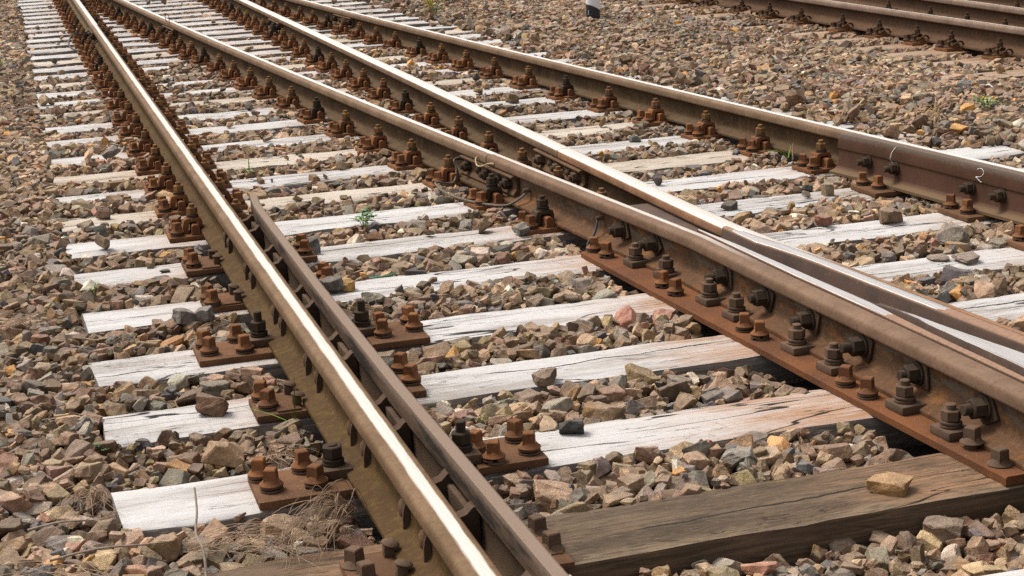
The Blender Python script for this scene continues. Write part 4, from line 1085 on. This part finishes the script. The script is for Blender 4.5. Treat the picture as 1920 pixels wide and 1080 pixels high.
print('t before stones', time.time() - T0_)
S_v, S_f, S_c = [], [], []; nv = 0
def euler_mats(n, tilt):
    a = rng.uniform(0, 2 * np.pi, n); t1 = rng.normal(0, tilt, n); t2 = rng.normal(0, tilt, n)
    ca, sa, cb, sb, cc, sc_ = np.cos(a), np.sin(a), np.cos(t1), np.sin(t1), np.cos(t2), np.sin(t2)
    out = np.empty((n, 3, 3))
    for i in range(n):
        Rz = np.array([[ca[i], -sa[i], 0], [sa[i], ca[i], 0], [0, 0, 1]]); Rx = np.array([[1, 0, 0], [0, cb[i], -sb[i]], [0, sb[i], cb[i]]]); Ry = np.array([[cc[i], 0, sc_[i]], [0, 1, 0], [-sc_[i], 0, cc[i]]])
        out[i] = Rz @ Rx @ Ry
    return out
yy, xx = np.mgrid[-14:15, -14:15]
RAD2 = (xx ** 2 + yy ** 2) * CELL * CELL
def drop(n, smed, ssig, smin, smax, over, region=None, psl=0.0, tilt=0.45, det_=None):
    """let n stones fall on the height map; keep those that come to rest below the crest"""
    global nv
    x = rng.uniform(X0 + 0.2, X1 - 0.2, n); y = rng.uniform(Y0 + 0.2, Y1 - 0.2, n)
    keep = visible(x, y)
    if region is not None: keep &= region(x, y)
    x, y = x[keep], y[keep]; n = len(x)
    s = np.clip(smed * np.exp(rng.normal(0, ssig, n)), smin, smax) * 0.5
    lev = level(x, y); Rm_ = euler_mats(n, tilt)
    pick = rng.integers(0, 10 ** 6, n); ci = rng.choice(len(PC), n, p=PW); u = rng.uniform(0, 1, n); placed = 0
    for i in range(n):
        det = det_ if det_ is not None else 2 if y[i] < 5.4 else 1 if y[i] < 8.0 else 0
        V, Fc = ROCKS[det][pick[i] % len(ROCKS[det])]
        P = (V * s[i]) @ Rm_[i].T
        zmin, zmax = P[:, 2].min(), P[:, 2].max()
        rad = s[i] * 0.72
        q = min(14, int(rad / CELL) + 1)
        cx, cy = int((x[i] - X0) / CELL), int((y[i] - Y0) / CELL)
        sl = (slice(cy - q, cy + q + 1), slice(cx - q, cx + q + 1))
        m = RAD2[14 - q:15 + q, 14 - q:15 + q] < rad * rad
        kk = K[sl][m]; hh = H[sl][m]
        if (kk == 2).any(): continue
        f1 = (kk == 1).mean(); f3 = (kk == 3).mean()
        onsl = False
        if f3 > 0.25 and u[i] < 0.92: lim = -0.235
        elif f3 > 0.02: lim = min(lev[i], -0.20)
        else: lim = lev[i] + over
        if f1 > 0.03:
            if f1 < 0.30: pass
            elif u[i] < psl * (y[i] > 5.2): onsl = True; lim = ZS + 2.2 * s[i]
            else: continue
        zb = np.sort(hh)[int(len(hh) * (0.9 if onsl else 0.62))]
        zc = zb - zmin * (0.97 if onsl else 0.80)
        if zc + zmax > lim + (zmax - zmin) * 0.30: continue
        top = zc + zmax * np.sqrt(np.maximum(0, 1 - RAD2[14 - q:15 + q, 14 - q:15 + q] / (rad * rad))) * 0.9
        H[sl] = np.where(m, np.maximum(H[sl], top), H[sl])
        c = PC[ci[i]] * rng.uniform(0.66, 1.34) * (1 + rng.normal(0, 0.035, 3))
        c = c * (1 + 0.16 * math.sin(x[i] * 1.3 + 2.0) * math.sin(y[i] * 0.9) + 0.10 * math.sin(x[i] * 4.1) * math.sin(y[i] * 3.3 + 1))
        drl = min(abs(x[i] - xr) for xr in (-HW, B_R(y[i]) - HW, C_R(y[i]) - HW, D_R(y[i]) - HW, E_R(y[i]) - 0.2))
        if drl < 0.34:
            k_ = (0.5 if x[i] > 4.3 else 0.15) * (1 - drl / 0.34) ** 0.7
            c = c * (1 - k_) + np.array([0.17, 0.094, 0.05]) * (0.7 + 0.6 * u[i]) * k_
        al = rng.uniform(0, 0.35) if u[i] < 0.72 else rng.uniform(0.4, 1.0)
        if ci[i] in (3, 4, 8, 9): al *= 0.35
        S_v.append((P + np.array([x[i], y[i], zc])).astype(np.float32)); S_f.append(Fc + nv); nv += len(P); placed += 1
        S_c.append(np.tile(np.array([*c, al], np.float32), (len(P), 1)))
    return placed
near = lambda x, y: y < 6.5
far = lambda x, y: y >= 6.5
AREA = (X1 - X0) * (Y1 - Y0)
cnt = []
cnt.append(drop(int(AREA * 420), 0.066, 0.2, 0.045, 0.10, -0.030, det_=0))
cnt.append(drop(int(AREA * 800), 0.051, 0.30, 0.028, 0.10, 0.000))
cnt.append(drop(int(AREA * 170), 0.074, 0.20, 0.055, 0.13, 0.012, lambda x, y: (x < -0.62) | (x > 3.4) | (y < 4.9), 0.0))
cnt.append(drop(int(AREA * 700), 0.044, 0.36, 0.020, 0.11, 0.006, None, 0.003))
cnt.append(drop(int(AREA * 700), 0.032, 0.34, 0.014, 0.06, 0.012, None, 0.005, 0.6))
cnt.append(drop(int(AREA * 500), 0.036, 0.35, 0.016, 0.075, 0.02, lambda x, y: (y > 6.8) & (x < 3.4) & (y < 13), 0.035, 0.5))
# ballast washed over the far ends of the long sleepers
cnt.append(drop(int(AREA * 900), 0.046, 0.30, 0.026, 0.08, 0.03, lambda x, y: (x > np.interp(y, [5, 7, 9, 22], [3.7, 3.25, 3.05, 2.65]) + 0.06 * np.sin(y * 23)) & (x < 3.9) & (y > 6.6), 0.55))
print('t after stones', time.time() - T0_)
print('stones', cnt, sum(cnt), nv)
V = np.concatenate(S_v); Fa = np.concatenate(S_f); Cc = np.concatenate(S_c)
me = bpy.data.meshes.new('ballast')
me.vertices.add(len(V)); me.vertices.foreach_set('co', V.ravel())
me.loops.add(Fa.size); me.loops.foreach_set('vertex_index', Fa.ravel().astype(np.int32))
me.polygons.add(len(Fa)); me.polygons.foreach_set('loop_start', np.arange(0, Fa.size, 3, dtype=np.int32))
me.update(calc_edges=True)
me.polygons.foreach_set('use_smooth', np.zeros(len(Fa), bool))
ca_ = me.attributes.new('stone', 'FLOAT_COLOR', 'POINT'); ca_.data.foreach_set('color', Cc.ravel())
me.materials.append(M_BALLAST); me.update()
tag(link('ballast', me), 'crushed grey-brown stone ballast between and beside the sleepers', 'ballast', None, 'stuff')

# bed below the stones, coloured dark to deepen the shade in the crevices
def m_bed():
    t = NT('ballast_bed'); w = t.geo('Position')
    n = t.noise(w, 28, 5, 0.65); v = t.noise(w, 120, 4, 0.7)
    return t.done(t.mix(t.step(n, 0.3, 0.7), (0.03, 0.023, 0.018), (0.085, 0.064, 0.048)), 0.95, 0, t.bump(t.math('ADD', n, v), 1.0, 0.02))
mb = MB(); mb.add([(-150, -150, -0.268), (150, -150, -0.268), (150, 150, -0.268), (-150, 150, -0.268)], [(0, 1, 2, 3)])
tag(mb.build('ground', m_bed(), smooth=0), 'dark gritty bed under the ballast', 'ground', None, 'structure')

# loose stones lying on the sleepers
LOOSE = [(0.488, 3.705, 0.041, (0.052, 0.05, 0.048), 'black rounded stone on the white sleeper in the right foreground', 5),
 (-0.322, 4.245, 0.054, (0.155, 0.095, 0.062), 'brown split stone on the left end of a white sleeper', 11),
 (0.558, 4.13, 0.046, (0.19, 0.135, 0.10), 'grey-brown wedge stone on the cracked white sleeper', 17),
 (1.006, 3.07, 0.056, (0.33, 0.20, 0.095), 'ochre-topped slab stone on the bare brown sleeper', 23),
 (-0.329, 6.06, 0.030, (0.25, 0.18, 0.12), 'small tan stone standing on a white sleeper left of the mossy rail', 3),
 (-0.288, 5.95, 0.024, (0.085, 0.078, 0.072), 'small dark chip beside the tan stone on a left sleeper end', 9),
 (2.07, 5.475, 0.044, (0.27, 0.13, 0.095), 'reddish stone on a white sleeper right of the frog', 13),
 (2.306, 5.412, 0.058, (0.205, 0.14, 0.095), 'brown loaf-shaped stone on the sleeper near the chalked check rail', 14),
 (1.889, 5.925, 0.036, (0.10, 0.09, 0.078), 'dark grey stone just right of the third rail on a white sleeper', 19),
 (2.336, 5.03, 0.070, (0.21, 0.18, 0.15), 'large grey triangular stone on the sleeper below the check rail plate', 21),
 (2.46, 4.93, 0.055, (0.20, 0.17, 0.13), 'flat grey stone close to the screw plate at the right edge', 22),
 (2.238, 4.785, 0.062, (0.22, 0.175, 0.145), 'long flat brown slab on a white sleeper at right', 25),
 (2.165, 4.835, 0.042, (0.20, 0.155, 0.125), 'thin flat chip beside the long brown slab', 26),
 (0.889, 4.89, 0.026, (0.15, 0.105, 0.075), 'small brown pebble on a white sleeper left of the frog plate', 28),
 (1.03, 5.90, 0.050, (0.19, 0.175, 0.155), 'pale grey stone beside the clip in front of the second rail', 2),
 (-0.295, 5.19, 0.050, (0.17, 0.155, 0.14), 'grey pointed stone on a white sleeper end, left one of two', 7),
 (-0.235, 5.20, 0.046, (0.185, 0.17, 0.16), 'grey pointed stone on a white sleeper end, right one of two', 8),
 (-0.33, 3.86, 0.072, (0.27, 0.18, 0.11), 'large tan veined stone leaning on the front left sleeper', 12),
 (2.439, 6.875, 0.036, (0.20, 0.15, 0.10), 'squarish tan block on a sleeper before the fourth rail', 15),
 (2.402, 7.025, 0.026, (0.13, 0.14, 0.15), 'small blue-grey stone on a sleeper before the fourth rail', 16),
 (2.142, 7.625, 0.036, (0.14, 0.145, 0.14), 'greenish grey cube stone on a sleeper between the right rails', 18),
 (2.148, 7.355, 0.048, (0.38, 0.31, 0.22), 'pale crystalline stone on a sleeper between the right rails', 20),
 (1.60, 6.895, 0.038, (0.12, 0.10, 0.085), 'dark stone next to the gap joint of the third rail', 24),
 (0.211, 5.385, 0.050, (0.13, 0.115, 0.10), 'grey-brown pebble beside the check rail screws', 30),
 (0.265, 5.39, 0.040, (0.40, 0.24, 0.09), 'orange pebble on the white sleeper beside the check rail screws', 31),
 (1.596, 7.375, 0.055, (0.16, 0.135, 0.115), 'broad grey stone tight against the third rail beyond its joint', 33),
 (-0.188, 4.19, 0.048, (0.20, 0.165, 0.125), 'square tan block leaning on the two-spike plate', 34),
 (0.255, 5.98, 0.042, (0.11, 0.105, 0.10), 'dark upright stone behind the check rail tip', 35)]
FLATT = {'topped slab': 0.62, 'slab': 0.42, 'thin': 0.24, 'flat': 0.45, 'chip': 0.5, 'upright': 1.5, 'triangular': 0.95, 'block': 0.9, 'cube': 0.95, 'wedge': 0.85}
for x, y, s, c, lab, sd in LOOSE:
    Vr, Fr = make_rock(500 + sd, 2)
    k = next((v for w, v in FLATT.items() if w in lab), 1.05)
    ext = Vr[:, 2].max() - Vr[:, 2].min()
    s *= 0.78; P = Vr * s; P[:, 2] *= k * 1.25 / max(ext, 0.6)
    rm = np.array(Euler((random.uniform(-.06, .06), random.uniform(-.06, .06), random.uniform(0, 6.28))).to_matrix()); P = P @ rm.T
    P[:, 2] -= P[:, 2].min() + 0.002
    me = bpy.data.meshes.new('loose_stone'); me.from_pydata(P.tolist(), [], Fr.tolist())
    at = me.attributes.new('stone', 'FLOAT_COLOR', 'POINT')
    al = 0.95 if 'ochre' in lab or 'orange' in lab else 0.45 if 'tan' in lab or 'crystal' in lab else 0.12
    at.data.foreach_set('color', np.tile(np.array([*c, al], np.float32), len(P)))
    me.materials.append(M_BALLAST); me.update()
    z = ZS - 0.001
    if 'leaning on the two-spike' in lab or 'leaning on the front' in lab: z = -0.19
    tag(link('loose_stone', me, None, (x, y, z)), lab, 'stone', 'loose stones lying on the sleepers')

# ------------------------------------------------------------------ plants
def blade(mb, p, d, L, w, bend, mi=0, n=7):
    p = Vector(p); d = Vector(d).normalized(); side = d.cross(Vector((0, 0, 1)))
    if side.length < 0.1: side = Vector((random.uniform(-1, 1), random.uniform(-1, 1), 0))
    side.normalize(); vs = []; fs = []
    q = p.copy(); dirv = d.copy()
    for i in range(n + 1):
        t = i / n; ww = w * (1 - t) ** 0.7 * (0.6 + 0.4 * min(1, t * 4)) + 0.0002
        up = side.cross(dirv).normalized()
        vs += [q - side * ww, q + up * ww * 0.35, q + side * ww]
        q = q + dirv * (L / n); dirv = (dirv + Vector((d.x * 0.5, d.y * 0.5, -bend)) * (1.0 / n)).normalized()
    for i in range(n):
        for k in range(2): a = i * 3 + k; fs.append((a, a + 1, a + 4, a + 3))
    mb.add(vs, fs, None, mi)
def grass(loc, blades, label, cat='grass tuft', mat=M_GRASS, w=0.004, name='grass_tuft'):
    mb = MB()
    for (dx, dy, dz, L, bend) in blades: blade(mb, (random.uniform(-.006, .006), random.uniform(-.006, .006), 0), (dx, dy, dz), L, w, bend)
    return tag(mb.build(name, mat, None, 60, loc), label, cat, 'small plants between the stones', 'thing')
def leafy(loc, n, h, spread, label, flowers=0, mats=(M_LEAF, M_BLUELEAF, M_YLEAF), lw=0.014):
    t = thing('weed', loc, label, 'weed', 'small plants between the stones')
    st = MB(); lf = MB()
    for i in range(n):
        a = random.uniform(0, 6.28); rr = spread * random.uniform(0.3, 1); hh = h * random.uniform(0.4, 1)
        top = Vector((rr * math.cos(a), rr * math.sin(a), hh))
        pts = smooth_curve([(0, 0, -0.02), top * 0.5 + Vector((0, 0, hh * 0.15)), top], 4)
        st.tube(pts, 0.0016, 5)
        for k in range(random.randint(4, 7)):
            p = top * random.uniform(0.45, 1.05); b = random.uniform(0, 6.28)
            L = lw * random.uniform(0.7, 1.6); mi = random.choices((0, 1, 2), (6, 2, 0.7))[0]
            d = Vector((math.cos(b), math.sin(b), random.uniform(-.3, .6))); sd = Vector((-math.sin(b), math.cos(b), random.uniform(-.3, .3)))
            o = [p, p + d * L * .35 + sd * L * .38, p + d * L * .55 + sd * L * .2, p + d * L * .8 + sd * L * .30, p + d * L * 1.2, p + d * L * .8 - sd * L * .30, p + d * L * .55 - sd * L * .2, p + d * L * .35 - sd * L * .38]
            mid = p + d * L * .6 + Vector((0, 0, L * .12))
            lf.add(o + [mid], [(j, (j + 1) % 8, 8) for j in range(8)], None, mi)
    st.build('stem', M_LEAF, t); lf.build('foliage', list(mats), t, 0)
    if flowers:
        fl = MB()
        for i in range(flowers):
            a = random.uniform(0, 6.28); rr = spread * random.uniform(.3, 1.0)
            fl.lathe([(0.003, 0), (0.0065, 0.004), (0.006, 0.008), (0.002, 0.010)], 8, T(rr * math.cos(a), rr * math.sin(a), h * random.uniform(.3, .7)))
        fl.build('blossom', M_FLOWER, t)
    return t
leafy((0.530, 6.375, -0.170), 11, 0.06, 0.085, 'low green and yellowing leafy weed between sleepers at centre left', lw=0.017)
leafy((3.95, 7.40, -0.14), 14, 0.08, 0.075, 'green weed with small yellow flowers in the ballast at right', 6, (M_LEAF, M_GRASS, M_LEAF), 0.011)
leafy((-0.543, 5.731, -0.165), 4, 0.03, 0.02, 'tiny green seedling by the left end of a sleeper', 0, lw=0.007)
leafy((-0.607, 4.06, -0.175), 4, 0.03, 0.025, 'small bluish green seedling at the end of a left sleeper', 0, (M_LEAF, M_BLUELEAF, M_LEAF), 0.012)
leafy((-0.812, 13.45, -0.15), 7, 0.06, 0.06, 'green plant with pale blossom at the far left edge', 3, lw=0.013)
leafy((-0.640, 13.72, -0.16), 6, 0.05, 0.05, 'small green plant beside a far left sleeper end', 0, lw=0.012)
grass((0.269, 7.76, -0.165), [(-.6, .1, .7, .08, .4), (.5, .1, .8, .07, .3), (0.05, .2, 1, .08, .1), (-.3, -.2, .6, .06, .5), (.7, -.2, .4, .05, .6)], 'star of green grass blades between sleepers right of the leftmost rail')
grass((-0.131, 4.055, -0.175), [(-.80, -.05, .62, .165, .22), (.04, -.05, 1, .145, .02), (-.16, 0, 1, .075, .05), (-.9, -.1, .35, .07, .5)], 'long bright green blades beside the two-spike plate', w=0.0042)
grass((2.525, 6.72, -0.150), [(-.75, .05, .6, .13, .7), (-.1, .05, 1, .10, .3), (-.45, 0, .5, .07, .5), (.15, 0, .9, .06, .6), (-.2, 0, .4, .06, .9)], 'curved green blades at the foot of the fourth rail', w=0.0055)
grass((2.54, 6.70, -0.16), [(0.01, 0, 1, .105, .0), (0.02, 0, 1, .085, 1.3)], 'dry bent straw standing beside the fourth rail', 'straw', M_PALESTRAW, 0.003, 'dry_grass')
grass((3.15, 15.8, -0.16), [(random.uniform(-.5, .5), random.uniform(-.4, .4), 1, random.uniform(.12, .28), .25) for _ in range(40)], 'yellow-green grass tuft in the ballast behind the fourth rail', mat=M_YLEAF, w=0.005)
grass((3.42, 16.2, -0.16), [(random.uniform(-.6, .6), random.uniform(-.4, .4), 1, random.uniform(.12, .3), .2) for _ in range(60)], 'wide dry olive grass tuft at the top edge behind the fourth rail', mat=m_plain('olive_blade', (0.27, 0.22, 0.055), 0.6, 0.45, 12), w=0.004)
grass((3.05, 15.2, -0.16), [(random.uniform(-.6, .6), random.uniform(-.4, .4), 1, random.uniform(.08, .2), .3) for _ in range(16)], 'sparse green blades close behind the fourth rail at the top', w=0.004)
def straw(loc, n, label, d=(0, 0), L=0.2, sp=0.05, z=0.06, mat=M_STRAW, r=0.0009, spread=0.9):
    mb = MB()
    for i in range(n):
        a = random.uniform(-spread, spread) + math.atan2(d[1], d[0]); l = L * random.uniform(0.45, 1.1)
        p0 = Vector((random.gauss(0, sp * .35), random.gauss(0, sp * .35), random.uniform(0, .012)))
        dd = Vector((math.cos(a), math.sin(a), 0)); zz = z * random.uniform(.3, 1.2)
        P = [p0, p0 + dd * l * .35 + Vector((random.gauss(0, .008), random.gauss(0, .008), zz)), p0 + dd * l * .7 + Vector((random.gauss(0, .012), random.gauss(0, .012), zz * .75)), p0 + dd * l + Vector((random.gauss(0, .02), random.gauss(0, .02), -0.005))]
        mb.tube(smooth_curve(P, 4), r, 4, None, 0, 0.5)
    return tag(mb.build('dry_grass', mat, None, 60, loc), label, 'dry grass', 'dry grass lying on the ballast', 'thing')
straw((-0.135, 3.375, -0.160), 62, 'arching clump of dry grass in front of the wide left plate', (-0.72, -0.70), 0.25, 0.045, 0.06, r=0.0011, spread=0.38)
straw((-0.43, 3.33, -0.165), 40, 'flat mat of dry grass at the bottom left beside the bare wood', (0.9, -0.25), 0.20, 0.09, 0.02, spread=0.45)
straw((-0.645, 3.66, -0.15), 36, 'dry grass hanging over the end of the front left sleeper', (-0.5, -0.7), 0.11, 0.035, 0.03)
straw((-0.83, 5.28, -0.14), 20, 'tangle of dry grass on the stones at the left edge', (0.7, 0.1), 0.17, 0.07, 0.035)
straw((-0.66, 3.16, -0.15), 32, 'thin dry stalks across the stones at the bottom left', (-0.9, 0.1), 0.22, 0.07, 0.02)
straw((-0.235, 3.80, -0.17), 22, 'small curl of dry stalks behind the left screws', (0.4, -0.2), 0.09, 0.03, 0.035)
straw((-0.50, 4.95, -0.15), 14, 'few dry stems on the stones beside a left sleeper end', (-0.2, -0.9), 0.10, 0.05, 0.03)
straw((3.56, 7.20, -0.155), 12, 'bent pale straw stalks in the ballast right of the fourth rail', (-0.9, -0.35), 0.17, 0.02, 0.10, M_PALESTRAW, 0.0018)
mb = MB(); mb.tube(smooth_curve([(0, 0, 0.0), (0.004, 0.05, 0.035), (-0.004, 0.10, 0.055), (0.006, 0.15, 0.085), (0.01, 0.20, 0.118)], 5), 0.0034, 7, None, 0, 0.6)
tag(mb.build('stick', M_TWIG, None, 60, (-0.462, 3.185, -0.168)), 'thin grey stick standing against the front left sleeper', 'stick')
for i, (P, lab) in enumerate((([(-0.76, 3.335, -0.142), (-0.66, 3.345, -0.136), (-0.56, 3.35, -0.146)], 'dark twig lying on the stones before the front left sleeper'),
                              ([(-0.80, 3.52, -0.140), (-0.73, 3.525, -0.134), (-0.66, 3.525, -0.142)], 'short dark twig on the stones at the lower left'))):
    o0 = Vector(P[0]); mb = MB(); mb.tube([p - o0 for p in smooth_curve(P, 5)], 0.0032, 6, None, 0, 0.6)
    tag(mb.build('twig', M_TWIG, None, 60, P[0]), lab, 'twig')
mb = MB(); mb.tube(smooth_curve([(0, 0, 0), (0.03, -0.006, 0.002), (0.06, 0.004, 0.0), (0.10, 0.012, 0.006)], 5), 0.0018, 5)
tag(mb.build('plastic_strip', M_TURQ, None, 60, (0.365, 5.50, -0.168)), 'turquoise plastic strip caught beside a white sleeper', 'litter')

# ------------------------------------------------------------------ camera, light, world
cam = bpy.data.cameras.new('camera'); co = link('camera', cam)
cam.sensor_width = 36; cam.lens = FPX / 1920 * 36; cam.clip_end = 500; cam.clip_start = 0.05
Mc = Matrix(((rv[0], uv[0], -fv[0], cam_loc[0]), (rv[1], uv[1], -fv[1], cam_loc[1]), (rv[2], uv[2], -fv[2], cam_loc[2]), (0, 0, 0, 1)))
co.matrix_world = Mc
cam.dof.use_dof = True; cam.dof.focus_distance = 4.6; cam.dof.aperture_fstop = 32
scn.camera = co
SUN_EL, SUN_AZ = 58, -40          # azimuth from +Y towards +X
sun = bpy.data.lights.new('sun', 'SUN'); so = link('sun', sun)
sun.energy = 1.6; sun.angle = R_(18); sun.color = (1.0, 0.90, 0.77)
dv = Vector((math.sin(R_(SUN_AZ)) * math.cos(R_(SUN_EL)), math.cos(R_(SUN_AZ)) * math.cos(R_(SUN_EL)), math.sin(R_(SUN_EL))))
so.rotation_euler = dv.to_track_quat('Z', 'Y').to_euler()
w = bpy.data.worlds.new('World'); scn.world = w; w.use_nodes = True
nt = w.node_tree; bg = nt.nodes['Background']
sky = nt.nodes.new('ShaderNodeTexSky'); sky.sky_type = 'NISHITA'; sky.sun_disc = False
sky.sun_elevation = R_(SUN_EL); sky.sun_rotation = R_(SUN_AZ); sky.dust_density = 6.0; sky.air_density = 1.0; sky.ozone_density = 1.0
hs = nt.nodes.new('ShaderNodeHueSaturation'); hs.inputs['Saturation'].default_value = 0.15
nt.links.new(sky.outputs[0], hs.inputs['Color']); nt.links.new(hs.outputs[0], bg.inputs['Color'])
bg.inputs['Strength'].default_value = 0.13
scn.view_settings.view_transform = 'Standard'; scn.view_settings.look = 'None'; scn.view_settings.gamma = 1
scn.view_settings.exposure = 0.68
scn.cycles.use_denoising = False
